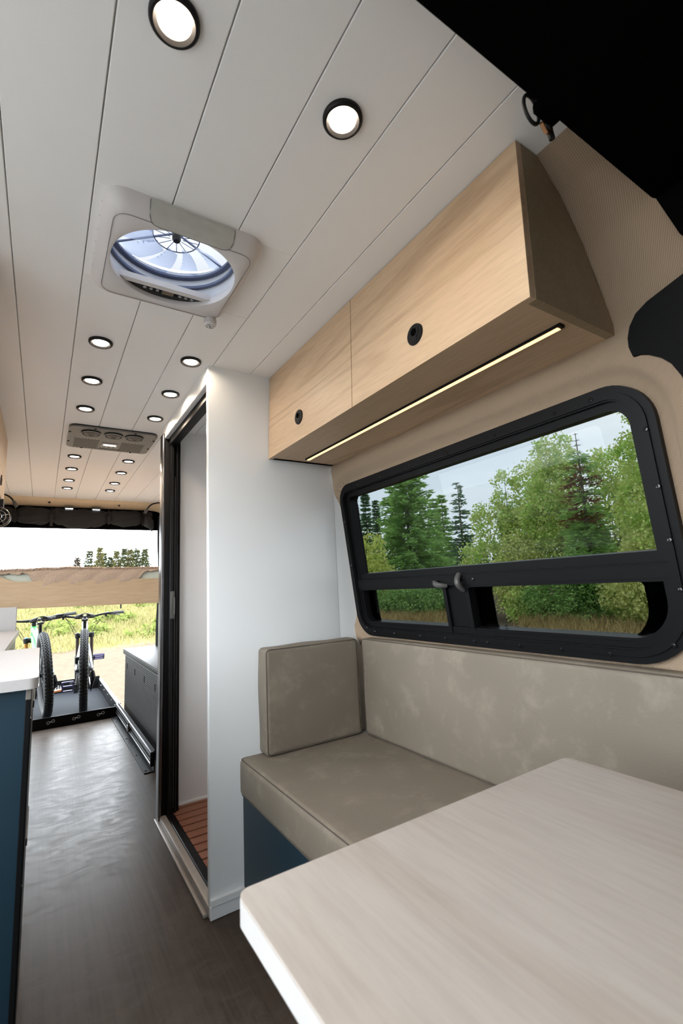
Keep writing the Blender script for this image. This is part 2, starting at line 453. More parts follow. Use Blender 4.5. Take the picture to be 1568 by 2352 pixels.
def part(name, mb, m, parent, smooth=35, local=False, kind=None, label=None, fixn=True):
    """a part; coordinates are world unless local. Parents are unrotated when world coordinates are used"""
    off = np.zeros(3)
    if not local:
        p = parent
        while p: off += np.array(p.location); p = p.parent
    A = np.array(mb.v, dtype=float)-off
    me = bpy.data.meshes.new(name); me.from_pydata(A.tolist(), [], mb.f)
    _finish(me, m, smooth, fixn)
    o = bpy.data.objects.new(name, me); COL.objects.link(o); o.parent = parent
    if kind: o['kind'] = kind
    if label: o['label'] = label
    return o
def share(src, parent, loc, rot=None):
    o = src.copy(); COL.objects.link(o); o.parent = parent; o.location = loc
    if rot: o.rotation_euler = rot
    return o
def copy_tree(o, parent=None, loc=None):
    c = o.copy(); COL.objects.link(c); c.parent = parent
    if loc is not None: c.location = loc
    for ch in list(o.children): copy_tree(ch, c)
    return c
def one(name, mb, m, label, cat, group=None, kind=None, smooth=35):
    return tag(mesh_obj(name, mb, m, smooth), label, cat, group, kind)
def struct(name, mb, m, label=None, smooth=35, cat=None):
    return tag(mesh_obj(name, mb, m, smooth), label, cat, None, 'structure')
def rrect(u0, u1, v0, v1, r, n=8):
    """rounded rectangle; r is one radius or (bl, br, tr, tl)"""
    rs = r if isinstance(r, (list, tuple)) else (r,)*4
    out = []
    for (cu, cv, a0), rr in zip(((u0, v0, PI), (u1, v0, 1.5*PI), (u1, v1, 0), (u0, v1, .5*PI)), rs):
        ccu = cu+rr if cu == u0 else cu-rr; ccv = cv+rr if cv == v0 else cv-rr
        for k in range(n+1):
            a = a0+.5*PI*k/n; out.append((ccu+rr*math.cos(a), ccv+rr*math.sin(a)))
    return out
def circle(cu, cv, r, n=24): return [(cu+r*math.cos(2*PI*k/n), cv+r*math.sin(2*PI*k/n)) for k in range(n)]
FX = lambda x: (lambda u, v, d: (x+d, u, v))       # plane of constant x, u=y v=z
FY = lambda y: (lambda u, v, d: (u, y+d, v))
FZ = lambda z: (lambda u, v, d: (u, v, z+d))
def text_mesh(txt, size, extr=.0005):
    cu = bpy.data.curves.new('lettering', 'FONT'); cu.body = txt; cu.size = size; cu.extrude = extr
    o = bpy.data.objects.new('lettering', cu); COL.objects.link(o)
    dg = bpy.context.evaluated_depsgraph_get(); me = bpy.data.meshes.new_from_object(o.evaluated_get(dg))
    vs = [v.co.copy() for v in me.vertices]; fs = [tuple(p.vertices) for p in me.polygons]
    bpy.data.objects.remove(o); bpy.data.meshes.remove(me); bpy.data.curves.remove(cu)
    return vs, fs

# ================================================================== THE VAN SHELL
H = 1.86
XC = .278                      # centre line of the van
REAR = 4.60
# floor -------------------------------------------------------------
struct('floor', MB().box(-.66, 1.22, -.9, REAR, -.04, 0), VINYL, 'grey-brown wood-look vinyl floor of the van')
# outer shell so that no daylight leaks in
struct('roof_shell', MB().box(-.70, 1.22, -.5, .93, 1.885, 1.93).box(-.70, 1.22, 1.30, REAR+.06, 1.885, 1.93).box(-.70, .065, .93, 1.30, 1.885, 1.93).box(.432, 1.22, .93, 1.30, 1.885, 1.93), BEIGE2, 'van roof above the ceiling boards')
# ceiling -------------------------------------------------------------
ce = struct('ceiling', MB().box(-.70, 1.10, .28, .955, H+.008, H+.024).box(-.70, 1.10, 1.275, 4.50, H+.008, H+.024).box(-.70, .09, .955, 1.275, H+.008, H+.024).box(.41, 1.10, .955, 1.275, H+.008, H+.024), GROOVE, 'ceiling of long warm white boards')
g0 = .0535; w = .1512
for i in range(-5, 7):
    a = g0+i*w+.0012; b = g0+(i+1)*w-.0012
    mb = MB(); z0, z1 = H, H+.010
    hx0, hx1, hy0, hy1 = .09, .41, .955, 1.275
    def pl(x0, x1, y0, y1):
        mb.box(x0, x1, y0, y1, z0, z1, .0011, 1)
    if a < hx1 and b > hx0:
        pl(a, b, .28, hy0); pl(a, b, hy1, 4.50)
        if a < hx0-.002: pl(a, hx0, hy0, hy1)
        if b > hx1+.002: pl(hx1, b, hy0, hy1)
    else:
        pl(a, b, .28, 4.50)
    part('plank', mb, CEIL, ce)

# right wall: curved beige fabric wall with a recessed rim round the window -------
PROF = [(0.0, 1.175), (.45, 1.165), (.80, 1.120), (1.10, 1.0837), (1.40, 1.047), (1.50, 1.032), (1.521, 1.026), (1.61, .986), (1.71, .934), (1.796, .873), (1.857, .806), (1.91, .73)]
def wall_x(z):
    for (z0, x0), (z1, x1) in zip(PROF, PROF[1:]):
        if z <= z1: return x0+(x1-x0)*(z-z0)/(z1-z0)
    return PROF[-1][1]
WX = lambda z: 1.0936-.122*(z-CAMZ)               # the window plane
WY0, WY1, WZ0, WZ1 = .425, 1.600, .832, 1.415     # window flange
def rr_dist(y, z, y0, y1, z0, z1, r):
    cy, cz, hy, hz = (y0+y1)/2, (z0+z1)/2, (y1-y0)/2-r, (z1-z0)/2-r
    dx, dz = abs(y-cy)-hy, abs(z-cz)-hz
    return math.hypot(max(dx, 0), max(dz, 0))+min(max(dx, dz), 0)-r
def sm(a, b, x):
    t = max(0, min(1, (x-a)/(b-a))); return t*t*(3-2*t)
ys = [-.45+.05*k for k in range(15)]+[.26+.0125*k for k in range(112)]
ys = [y for y in ys if y < 1.645]
zs = [.05*k for k in range(15)]+[.71+.0125*k for k in range(97)]
vid = {}; mb = MB()
def wall_pt(y, z):
    d = rr_dist(y, z, WY0, WY1, WZ0, WZ1, .085)
    # raised outer rim about 6 cm out, hollow next to the frame
    rim = .026*sm(.030, .052, d)*sm(.75, .81, z)
    if z > 1.5: rim *= max(0, 1-(z-1.5)/.05)
    return (wall_x(z)-rim+.004*(1-sm(-.05, .0, -d)), y, z)
for j, z in enumerate(zs):
    for i, y in enumerate(ys): vid[i, j] = len(mb.v); mb.v.append(wall_pt(y, z))
for j in range(len(zs)-1):
    for i in range(len(ys)-1):
        if rr_dist((ys[i]+ys[i+1])/2, (zs[j]+zs[j+1])/2, WY0, WY1, WZ0, WZ1, .085) < -.028: continue
        if zs[j] > 1.615 and ys[i] < .275: continue
        mb.f.append((vid[i, j], vid[i, j+1], vid[i+1, j+1], vid[i+1, j]))
struct('wall_right', mb, BEIGE, 'curved beige fabric-lined side wall round the window', 60)
struct('wall_left', MB().box(-.70, -.655, 1.05, 1.35, -.04, 1.90).box(-.70, -.655, 2.80, REAR, -.04, 1.90).box(-.70, -.655, 1.35, 2.80, -.04, .96).box(-.70, -.655, 1.35, 2.80, 1.50, 1.90).box(-.70, -.655, -.80, 1.05, 1.80, 1.90).box(-.70, -.655, -.80, 1.05, -.04, .78).box(-.70, -.655, -.80, -.30, .78, 1.80), WALLW, 'white side wall with unseen openings added to let daylight in')  # large side opening is unseen, added to light the interior
struct('wall_right_rear', MB().box(1.02, 1.06, 2.47, REAR, 0, 1.86), WALLW, 'pale side wall over the black locker')
w2 = thing('added_window', 'unseen black-framed window added in the left wall for daylight', None, (-.66, 2.075, .96)); w2['kind'] = 'structure'  # unseen window, added so daylight brightens the rear ceiling
part('frame', MB().ring(rrect(1.33, 2.82, .94, 1.515, .05), rrect(1.375, 2.775, .985, 1.475, .04), FX(-.658), 0, .016), BLACKM, w2)
part('pane', MB().box(-.682, -.678, 1.35, 2.80, .96, 1.50), glass('added_window_glass', (.92, .93, .93)), w2, None)
# black headliner of the cab, close to the camera
hd = thing('cab_headliner', 'black felt cab headliner across the upper right corner', 'headliner', (.2, 0, 1.71))
part('panel', MB().box(-.75, 1.20, -.80, .322, 1.706, 1.90, .012, 3), BLACKF, hd)
part('side_panel', MB().prism([(.321, 1.73), (.288, 1.612), (-.80, 1.612), (-.80, 1.73)], FX(.935), 0, .26), BLACKF, hd)
cc = MB().grid(lambda u, v: (-.70+u*1.95, -.80+.02*math.sin(u*60), -.02+v*1.74), 120, 2).grid(lambda u, v: (-.70+u*1.95, -.806+.02*math.sin(u*60), -.02+v*1.74), 120, 2)
one('light_block_curtain', cc, BLACKF, 'unseen black curtain added behind the camera to block front light', 'curtain')  # unseen black sheet added to keep light from the front out
# black pillar trim with a screw
pt = thing('pillar_trim', 'black plastic pillar trim with one screw above the window corner', 'trim', (1.0, .37, 1.36))
poly = [(.02, 1.60), (.30, 1.562), (.34, 1.553), (.375, 1.545), (.40, 1.534), (.417, 1.517), (.426, 1.497), (.428, 1.478), (.424, 1.457), (.412, 1.456), (.398, 1.450), (.378, 1.435), (.362, 1.415), (.350, 1.385), (.342, 1.35), (.336, 1.28), (.33, 1.0), (.02, 1.0)]
PW = lambda u, v, d: (min(wall_x(v), WX(v))-.022-d, u, v)
part('cover', MB().prism(poly, PW, 0, .008), TRIMBL, pt)
part('screw', MB().lathe([(.0055, 0), (.0055, .003), (.0025, .004), (.0022, .001), (0, .001)], (PW(.366, 1.5, .008)[0], .366, 1.5), (Vector((0, 1, 0)), Vector((0, 0, 1)), Vector((-1, 0, 0))), 12), BLACKG, pt)

# ------------------------------------------------------------------ shower cubicle
SX = .489
struct('wall_shower_front', MB().box(SX, 1.02, 1.632, 1.657, .038, H+.005, .003, 2), WALLW, 'tall white partition panel at the end of the bench')
struct('wall_shower_infill', MB().prism([(1.01, 0), (1.165, 0), (1.16, .45), (1.122, .80), (1.085, 1.10), (1.05, 1.40), (1.03, 1.52), (1.01, 1.56)], FY(1.634), 0, .021), WALLW)
struct('wall_shower_back', MB().box(SX+.012, 1.06, 2.43, 2.455, 0, H+.005), SHOWW, 'white rear wall inside the shower')
struct('wall_shower_side', MB().box(1.0, 1.02, 1.657, 2.43, 0, H), SHOWW, 'white side wall inside the shower')
struct('trim_1', MB().box(SX, SX+.022, 1.657, 2.43, 1.795, H+.004, .002, 1), WALLW, 'glossy white header over the shower doorway')
struct('trim_2', MB().box(SX-.004, SX+.026, 1.640, 2.43, 0, .038, .006, 2).box(SX-.016, SX-.003, 1.650, 2.43, 0, .012, .003, 2), plain('grey_beige_sill', (.30, .27, .245), .35), 'pale sill along the shower doorway')
struct('baseboard_shower', MB().box(SX, .603, 1.620, 1.633, .038, .062, .003, 1).box(SX, .61, 1.6255, 1.640, 0, .038, .002, 1), WALLW, 'white base trim under the partition panel')
struct('trim_3', MB().box(SX+.02, 1.0, 2.418, 2.431, .0, .05, .004, 2), SHOWW, 'white upstand round the shower tray')
struct('shower_tray', MB().box(SX+.02, 1.0, 1.657, 2.43, 0, .014), GREYD)
# roller screen door
sd = thing('shower_screen', 'black retractable shower screen with tall post and top track', 'shower screen', (SX+.04, 2.38, .018))
part('post', MB().box(SX+.004, SX+.080, 2.372, 2.428, .018, 1.822, .003, 2), BLACKM, sd)
part('edge_strip', MB().box(SX-.008, SX+.005, 2.368, 2.430, .018, 1.822, .003, 2), DKALU, sd)
part('jamb', MB().box(SX+.028, SX+.044, 2.352, 2.373, .03, 1.81, .002, 1).box(SX+.058, SX+.066, 2.360, 2.373, .03, 1.81, .002, 1), BLACKP, sd)
part('top_track', MB().box(SX+.022, SX+.062, 1.658, 2.40, 1.762, 1.800, .002, 1), BLACKM, sd)
part('floor_track', MB().box(SX+.026, SX+.058, 1.658, 2.40, .018, .040, .003, 1), BLACKM, sd)
hn = part('handle', MB().box(SX+.030, SX+.048, 2.340, 2.354, .90, 1.03, .003, 2), GREYD, sd)
part('grip', MB().box(SX+.044, SX+.050, 2.334, 2.342, .92, 1.0, .001, 1), GREYD, hn)
part('zip_seam', MB().box(SX+.053, SX+.0555, 2.366, 2.3725, .06, 1.60), GREYD, sd)
# teak mat
tm = thing('teak_shower_mat', 'red-brown slatted teak mat on the shower floor', 'mat', (.75, 2.0, .014))
sl = None; k = 0
y = 1.672
while y < 2.40:
    mb = MB().box(-.21, .21, -.0245, .0245, 0, .018, .002, 1)
    if sl is None:
        sl = part('slat', mb, TEAK, tm, local=True); sl.location = (0, y-2.0+.026, .008)
    else: share(sl, tm, (0, y-2.0+.026, .008))
    y += .0605
part('batten', MB().box(.58, .61, 1.68, 2.40, .014, .023).box(.88, .91, 1.68, 2.40, .014, .023), TEAK, tm)

# ------------------------------------------------------------------ rear opening
ZT = 1.80
hl = thing('rear_header', 'beige metal header above the open rear doors', 'header', (XC, 4.52, 1.80))
def hdr(u, v):
    x = -.42+u*1.40
    e = max(0, (x-.80)/.16); drop = .05*min(1, e)**2.2
    P0 = [(4.50, 1.862), (4.505, 1.845), (4.535, 1.815), (4.56, 1.795), (4.62, 1.785)]
    i = min(3, int(v*4)); t = v*4-i
    yy = P0[i][0]*(1-t)+P0[i+1][0]*t; zz = P0[i][1]*(1-t)+P0[i+1][1]*t
    return (x, yy, zz-drop*(v*1.2))
part('panel', MB().grid(hdr, 40, 8), BEIGE2, hl, 60)
part('panel_back', MB().box(-.66, 1.06, 4.60, 4.66, 1.80, 1.90), BEIGE2, hl)
for x in (.02, .55):
    part('bolt', MB().lathe([(.008, 0), (.008, .004), (.004, .006), (0, .006)], (x, 4.52, 1.822), (Vector((1, 0, 0)), Vector((0, .5, -.86)), Vector((0, -.86, -.5))), 12), BLACKP, hl)
# black door frame lining
df = thing('rear_door_frame', 'black lining of the open rear doorway', 'door frame', (XC, 4.62, 0))
part('top', MB().box(-.50, 1.02, 4.56, 4.67, 1.62, 1.796, .01, 2), BLACKF, df)
part('side', MB().box(.93, 1.06, 4.56, 4.68, 0, 1.78, .01, 2), BLACKF, df)
part('side', MB().box(-.66, -.42, 4.56, 4.68, 0, 1.78, .01, 2), BLACKF, df)
# rolled up insect screen
rs = thing('rolled_screen', 'black insect screen rolled up under the rear header with straps', 'screen', (XC, 4.56, 1.63))
straps = [-.21, .04, .47, .75]
def rollfn(u, v):
    x = -.30+u*1.13
    # pinch at straps, sag between
    d = min(abs(x-s) for s in straps)
    pin = math.exp(-(d/.028)**2)
    nxt = [s for s in straps]
    sag = 0
    for a, b in zip(straps, straps[1:]):
        if a <= x <= b:
            t = (x-a)/(b-a); amp = .035 if a == .04 else .012
            sag = amp*math.sin(PI*t)
    ry = .045*(1-.25*pin); rz = .062*(1-.28*pin)+sag*.55
    a = 2*PI*v
    wr = 1+.14*math.sin(3*a+x*31)*(.35+.65*pin)+.07*math.sin(7*a+x*23)+.05*math.sin(a*2+x*61)
    return (x, 4.545+ry*math.cos(a)*wr, 1.735-.02-sag*.6+rz*math.sin(a)*wr)
part('roll', MB().grid(rollfn, 120, 28), CLOTHB, rs, 60)
def rollend(u, v):   # fat end of the roll on the right
    a = 2*PI*v; t = u
    r = .055*(1-.0*t)*(1+.10*math.sin(5*a+t*9))
    return (.755+.075*t, 4.50-.03*math.sin(PI*t)+r*.8*math.cos(a), 1.70-.055*t+r*math.sin(a))
mb = MB().grid(rollend, 14, 24)
for q in range(3):
    rr = .045-.013*q
    mb.lathe([(rr, 0), (rr-.002, .008), (rr-.009, .008), (rr-.011, 0)], (.825, 4.49, 1.647), 'x', 18)
part('roll_end', mb, CLOTHB, rs, 60)
for x in straps:
    part('strap', MB().tube([(x, 4.545+.05*math.cos(a), 1.715+.062*math.sin(a)) for a in [2*PI*k/20 for k in range(20)]], .006, 6, True).box(x-.011, x+.011, 4.488, 4.496, 1.62 if x == .04 else 1.65, 1.72), BLACKP, rs)
# hanging screen edge on the right
def curt(u, v):
    z = .0+v*1.74
    return (.885+u*.055+.006*math.sin(z*7+u*5), 4.53+.012*math.sin(u*9+z*3), z)
cm = MB().grid(curt, 10, 40)
one('screen_curtain', MB().add(cm.v, cm.f).grid(lambda u, v: (curt(u, v)[0], curt(u, v)[1]+.004, curt(u, v)[2]), 10, 40), CLOTHB, 'black screen edge hanging down right of the rear opening', 'screen')
# two small dome lights
for x, lab in ((.165, 'left of the two small white-lit lamps on the black rear lining'), (.37, 'right of the two small white-lit lamps on the black rear lining')):
    t = thing('dome_light', lab, 'lamp', (x, 4.535, 1.778), group='small lamps over the rear doors')
    part('housing', MB().box(x-.036, x+.036, 4.515, 4.556, 1.778, 1.797, .004, 2), GREYD, t)
    part('lens', MB().box(x-.028, x+.028, 4.519, 4.552, 1.7735, 1.779, .002, 1), LENSR, t)
# goose-neck reading lamps
def goose(loc, pts, lab):
    t = thing('reading_lamp', lab, 'lamp', loc, group='goose-neck reading lamps')
    part('mount', MB().lathe([(.018, 0), (.018, .012), (.01, .016), (0, .016)], pts[0], 'x', 14), BLACKP, t)
    P = []
    for i in range(25):
        u = i/24; n = len(pts)-1
        s = 1-u; a, b, c, d = [Vector(p) for p in pts]
        P.append(a*s**3+b*3*s*s*u+c*3*s*u*u+d*u**3)
    part('neck', MB().tube(P, .0065, 8), BLACKP, t)
    e = P[-1]; d = (P[-1]-P[-2]).normalized()
    part('head', MB().tube([e, e+d*.012, e+d*.05, e+d*.055], [.008, .013, .014, .011], 12), GREYD, t)
goose((.96, 4.4, 1.80), [(1.0, 4.4, 1.80), (.92, 4.4, 1.87), (.80, 4.4, 1.85), (.772, 4.4, 1.79)], 'black goose-neck reading lamp beside the shower post, right rear')
goose((-.42, 4.4, 1.80), [(-.45, 4.4, 1.82), (-.36, 4.4, 1.88), (-.25, 4.4, 1.86), (-.222, 4.4, 1.80)], 'black goose-neck reading lamp beside the oak wall cupboard, left rear')

# ================================================================== CEILING FITTINGS
ORD = ['nearest to the camera', 'second from the camera', 'third from the camera', 'fourth from the camera', 'fifth from the camera', 'sixth from the camera', 'seventh from the camera', 'eighth from the camera', 'farthest from the camera']
rowy = [.590, 1.628, 1.952, 2.274, 3.108, 3.428, 3.774, 4.055]
proto = None
for row, x in (('left', .129), ('right', .425)):
    for i, yy in enumerate(rowy):
        where = ORD[i] if i < 7 else 'farthest from the camera'
        lab = 'round black-rimmed ceiling light, %s row, %s' % (row, where)
        if proto is None:
            proto = thing('recessed_light', lab, 'ceiling light', (x, yy, H-.009), group='recessed ceiling lights in two rows')
            part('bezel', MB().lathe([(.0365, .009), (.0365, .0035), (.034, .0005), (.030, 0), (.0245, .004), (.0245, .009)], (0, 0, 0), 'z', 40), BLACKP, proto, local=True)
            part('lens', MB().lathe([(.0228, .009), (.0228, .0052), (.018, .0042), (0, .004)], (0, 0, 0), 'z', 24), LENS, proto, local=True)
        else:
            c = copy_tree(proto, None, (x, yy, H-.009)); c['label'] = lab

# roof fan ------------------------------------------------------------
FXC, FYC = .248, 1.113
fan = thing('roof_fan', 'white square roof vent fan with round opening in the ceiling', 'roof fan', (FXC, FYC, 1.818))
def polar(loop, n=96):
    out = []
    for k in range(n):
        a = 2*PI*k/n; dx, dy = math.cos(a), math.sin(a); best = None
        for (x0, y0), (x1, y1) in zip(loop, loop[1:]+loop[:1]):
            x0 -= FXC; x1 -= FXC; y0 -= FYC; y1 -= FYC
            ex, ey = x1-x0, y1-y0; den = dx*ey-dy*ex
            if abs(den) < 1e-12: continue
            t = (x0*ey-y0*ex)/den; q = (x0*dy-y0*dx)/den
            if t > 0 and -1e-6 <= q <= 1+1e-6: best = t if best is None else max(best, t)
        out.append((FXC+best*dx, FYC+best*dy))
    return out
OU = polar(rrect(.071, .425, .937, 1.290, .040, 10)); OU2 = polar(rrect(.080, .416, .946, 1.281, .036, 10)); OU3 = polar(rrect(.092, .404, .958, 1.269, .03, 10))
def super_c(rx, ry, n=len(OU), p=2.1):
    out = []
    for u, v in OU:
        a = math.atan2(v-FYC-0, u-FXC)
        c, s_ = math.cos(a), math.sin(a)
        r = (abs(c/rx)**p+abs(s_/ry)**p)**(-1/p); out.append((FXC+r*c, FYC-.008+r*s_))
    return out
loops = [(OU, H), (OU, H-.014), (OU2, H-.030), (OU3, H-.040), (super_c(.152, .143), H-.042), (super_c(.147, .138), H-.040), (super_c(.146, .137), H-.026), (super_c(.155, .150), H-.01)]
mb = MB(); n = len(OU)
for L, z in loops: mb.v += [(u, v, z) for u, v in L]
for a in range(len(loops)-1):
    for i in range(n):
        j = (i+1) % n; mb.f.append((a*n+i, a*n+j, (a+1)*n+j, (a+1)*n+i))
part('garnish', mb, FANW, fan, 50)
part('crease', MB().tube([(u, v, H-.0415) for u, v in rrect(.094, .402, .962, 1.262, .03, 6)], .0006, 4, True), GREYD, fan)
# shallow pull grip on the near edge
GP = [(.9355, H-.004), (.936, H-.015), (.945, H-.031), (.957, H-.0412), (.968, H-.0425)]
def gpt(v):
    i = min(3, int(v*4)); t = v*4-i
    return GP[i][0]*(1-t)+GP[i+1][0]*t, GP[i][1]*(1-t)+GP[i+1][1]*t
def grip(u, v):
    t = 2*u-1; a, b = gpt(v*(1-.35*abs(t)**8)); return (.252+.092*t, a-.0008, b-.0008)
part('pull_grip', MB().grid(grip, 24, 10), plain('fan_grip_grey', (.50, .50, .46), .3), fan, 60)
part('grip_line', MB().tube([(lambda a: (.252+.0925*t, a[0]-.001, a[1]-.001))(gpt(min(1, v))) for t, v in [(-1, .05), (-1, .35), (-.985, .6), (-.95, .78), (-.88, .93), (-.75, 1), (0, 1), (.75, 1), (.88, .93), (.95, .78), (.985, .6), (1, .35), (1, .05)]], .0006, 4), GREYD, fan)
# throat and inner rings
part('throat', MB().lathe([(.168, H-.01), (.168, 1.935), (.160, 1.94), (.160, H-.012)], (FXC, FYC, 0), 'z', 48, True), FANI, fan, 50)
part('throat_ring', MB().lathe([(.158, 1.885), (.150, 1.885), (.150, 1.892), (.158, 1.892)], (FXC, FYC, 0), 'z', 48, True), FANLINE, fan)
part('throat_ring', MB().lathe([(.163, 1.915), (.146, 1.915), (.146, 1.921), (.163, 1.921)], (FXC, FYC, 0), 'z', 48, True), FANLINE, fan)
# lid: translucent dome above
mb = MB()
mb.lathe([(.20, 1.975), (.20, 2.01), (.17, 2.045), (.09, 2.065), (0, 2.068)], (FXC, FYC, 0), 'z', 48, caps=False)
part('lid', mb, LID, fan, 60)
part('lid_ring', MB().lathe([(.115, 2.045), (.108, 2.045), (.108, 2.051), (.115, 2.051)], (FXC, FYC, 0), 'z', 48, True), FANLINE, fan)
# motor, struts, blades
part('motor', MB().lathe([(.0, 1.930), (.008, 1.931), (.011, 1.936), (.011, 1.95), (0, 1.952)], (FXC+.010, FYC+.02, 0), 'z', 20), BLACKP, fan)
hubm = MB()
for k in range(14):
    a = 2*PI*k/14
    hubm.tube([(FXC+.010+.016*math.cos(a), FYC+.02+.016*math.sin(a), 1.94), (FXC+.010+.058*math.cos(a), FYC+.02+.058*math.sin(a), 1.944)], .0011, 4)
hubm.tube([(FXC+.010+.058*math.cos(2*PI*k/36), FYC+.02+.058*math.sin(2*PI*k/36), 1.944) for k in range(36)], .0016, 5, True)
part('hub_spokes', hubm, FANLINE, fan)
def blade(a0):
    def fn(u, v):
        r = .055+.095*u; a = a0+(.42*v)*(1-.15*u)+.30*u
        edge = .006*math.sin(u*40)*(v > .9)
        return (FXC+.006+(r+edge)*math.cos(a), FYC+.014+(r+edge)*math.sin(a), 1.937+.016*(v-.5))
    return fn
for k in range(10):
    part('blade', MB().grid(blade(2*PI*k/10), 14, 5), BLADE, fan, 60, fixn=False)
st = MB()
for a in (.4, 2.5, 4.6): st.tube([(FXC+.01, FYC+.02, 1.955), (FXC+.165*math.cos(a), FYC+.165*math.sin(a), 1.93)], .003, 6)
part('strut', st, FANLINE, fan)
# control panel inside the opening
def chordpoly(y0, y1, rx=.140, ry=.134, n=14):
    f = lambda yy: rx*math.sqrt(max(0, 1-((yy-(FYC-.008))/ry)**2))
    A = [(FXC-f(y0+(y1-y0)*k/n), y0+(y1-y0)*k/n) for k in range(n+1)]
    B = [(FXC+f(y0+(y1-y0)*k/n), y0+(y1-y0)*k/n) for k in range(n, -1, -1)]
    return A+B
part('panel_ledge', MB().prism(chordpoly(1.192, 1.208, .150, .140), FZ(H-.030), 0, .016), FANW, fan)
cp = part('control_panel', MB().prism(chordpoly(1.207, 1.243, .152, .1385), FZ(H-.0285), 0, .014), BLACKG, fan)
dz = H-.029
part('display', MB().box(.240, .270, 1.208, 1.225, dz-.0008, dz+.001), AMBER, cp)
for x in (.196, .212, .228, .287, .303, .319):
    part('button', MB().ring(circle(x, 1.217, .0038, 14), circle(x, 1.217, .0028, 14), FZ(dz), -.0006, .0004).box(x-.0003, x+.0003, 1.2165, 1.2195, dz-.0006, dz+.0004), ICON, cp)
kn = part('knob', MB().lathe([(.017, H-.036), (.0175, H-.052), (.0165, H-.058), (.0145, H-.060), (0, H-.0605)], (.388, 1.272, 0), 'z', 40), FANW, fan)
part('ridge', (lambda m: [m.box(.388+.0175*math.cos(a)-.0006, .388+.0175*math.cos(a)+.0006, 1.272+.0175*math.sin(a)-.0006, 1.272+.0175*math.sin(a)+.0006, H-.054, H-.040) for a in [2*PI*k/40 for k in range(40)]] and m)(MB()), FANW, kn, kind='stuff')
mk = MB()
for a0, a1 in ((.3, 1.5), (2.0, 3.0), (3.5, 4.6), (5.0, 6.0)):
    mk.tube([(.388+.0105*math.cos(a0+(a1-a0)*k/6), 1.272+.0105*math.sin(a0+(a1-a0)*k/6), H-.0605) for k in range(7)], .0007, 4)
mk.add(*(lambda P: (P, [(0, 1, 2, 3)]))([(.383, 1.268, H-.0609), (.387, 1.276, H-.0609), (.393, 1.277, H-.0609), (.389, 1.270, H-.0609)]))
part('emblem', mk, GREYD, kn)
for k in range(6): part('side_hole', MB().lathe([(.0015, 0), (.0015, .001), (0, .001)], (.0705, .985+.045*k, H-.012), 'x', 8), GREYD, fan)

# air conditioner plate -------------------------------------------------
ac = thing('air_conditioner', 'dark grey ceiling air conditioner plate with three round vents', 'air conditioner', (.281, 2.69, 1.846))
part('plate', MB().prism(rrect(.077, .486, 2.505, 2.876, .035, 8), FZ(1.847), 0, .013), GREY, ac)
part('gasket', MB().prism(rrect(.079, .484, 2.503, 2.873, .034, 8), FZ(1.8595), -.004, .002), BLACKP, ac)
for x in (.176, .279, .379):
    vt = part('vent', MB().lathe([(.045, 1.850), (.045, 1.842), (.041, 1.838), (.036, 1.838), (.036, 1.850)], (x, 2.578, 0), 'z', 40), BLACKP, ac)
    part('louvre', MB().lathe([(.034, 1.8405), (.034, 1.838), (.012, 1.834), (.011, 1.8365), (.0, 1.8365)], (x, 2.578, 0), 'z', 40), GREYD, vt)
    part('vent_lip', MB().lathe([(.0445, 1.8425), (.0425, 1.8365), (.0405, 1.8385)], (x, 2.578, 0), 'z', 40, True), plain('vent_lip_grey_%d' % int(x*1000), (.35, .35, .33), .3), vt)
pf = MB()
def perf(x, yy): pf.lathe([(.0058, 1.8485), (.0058, 1.8464), (0, 1.8464)], (x, yy, 0), 'z', 10)
for r in range(11):
    for c in range(8):
        xx = .112+c*.0155+(r % 2)*.0077; yy = 2.70+r*.0155
        if xx < .226: perf(xx, yy)
        xx2 = .337+c*.0155+(r % 2)*.0077
        if xx2 < .452: perf(xx2, yy)
for r in (9, 10):
    for c in range(7): perf(.236+c*.0155+(r % 2)*.0077, 2.70+r*.0155)
part('perforation', pf, BLACKP, ac, kind='stuff')
dp = part('control_display', MB().box(.239, .320, 2.728, 2.800, 1.842, 1.849, .003, 2), plain('ac_display_bezel', (.42, .41, .40), .35), ac)
part('lcd', MB().box(.248, .311, 2.737, 2.768, 1.8408, 1.8425), SCREEN, dp)
for k in range(3): part('key', MB().box(.247+k*.024, .262+k*.024, 2.781, 2.790, 1.8405, 1.8425, .001, 1), GREYD, dp)
for x, yy in ((.19, 2.512), (.375, 2.512), (.083, 2.60), (.083, 2.76), (.479, 2.60), (.479, 2.76), (.15, 2.868), (.40, 2.868)):
    part('screw', MB().lathe([(.006, 1.8475), (.005, 1.844), (0, 1.8435)], (x, yy, 0), 'z', 12), BLACKP, ac)

# ================================================================== OVERHEAD CABINET
CX, CY0, CY1, CZ0, CZ1 = .724, .455, 1.630, 1.521, 1.858
cab = thing('overhead_cabinet', 'pale oak overhead cabinet with two doors above the window', 'cabinet', (.9, 1.04, CZ0))
DT = .018
body = MB()
# carcass: bottom, end panels following the wall curve
body.box(CX+DT, 1.028, CY0+.018, CY1, CZ0, CZ0+.018)
part('bottom_panel', body, OAK, cab)
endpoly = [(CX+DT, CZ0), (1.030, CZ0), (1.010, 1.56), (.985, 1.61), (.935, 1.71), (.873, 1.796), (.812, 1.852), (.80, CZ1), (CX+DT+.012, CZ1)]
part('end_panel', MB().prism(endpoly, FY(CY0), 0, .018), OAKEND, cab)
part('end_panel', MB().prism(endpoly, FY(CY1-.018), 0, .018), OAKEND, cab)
part('back_strip', MB().box(.76, .80, CY0+.018, CY1-.018, 1.846, CZ1), OAKEND, cab)
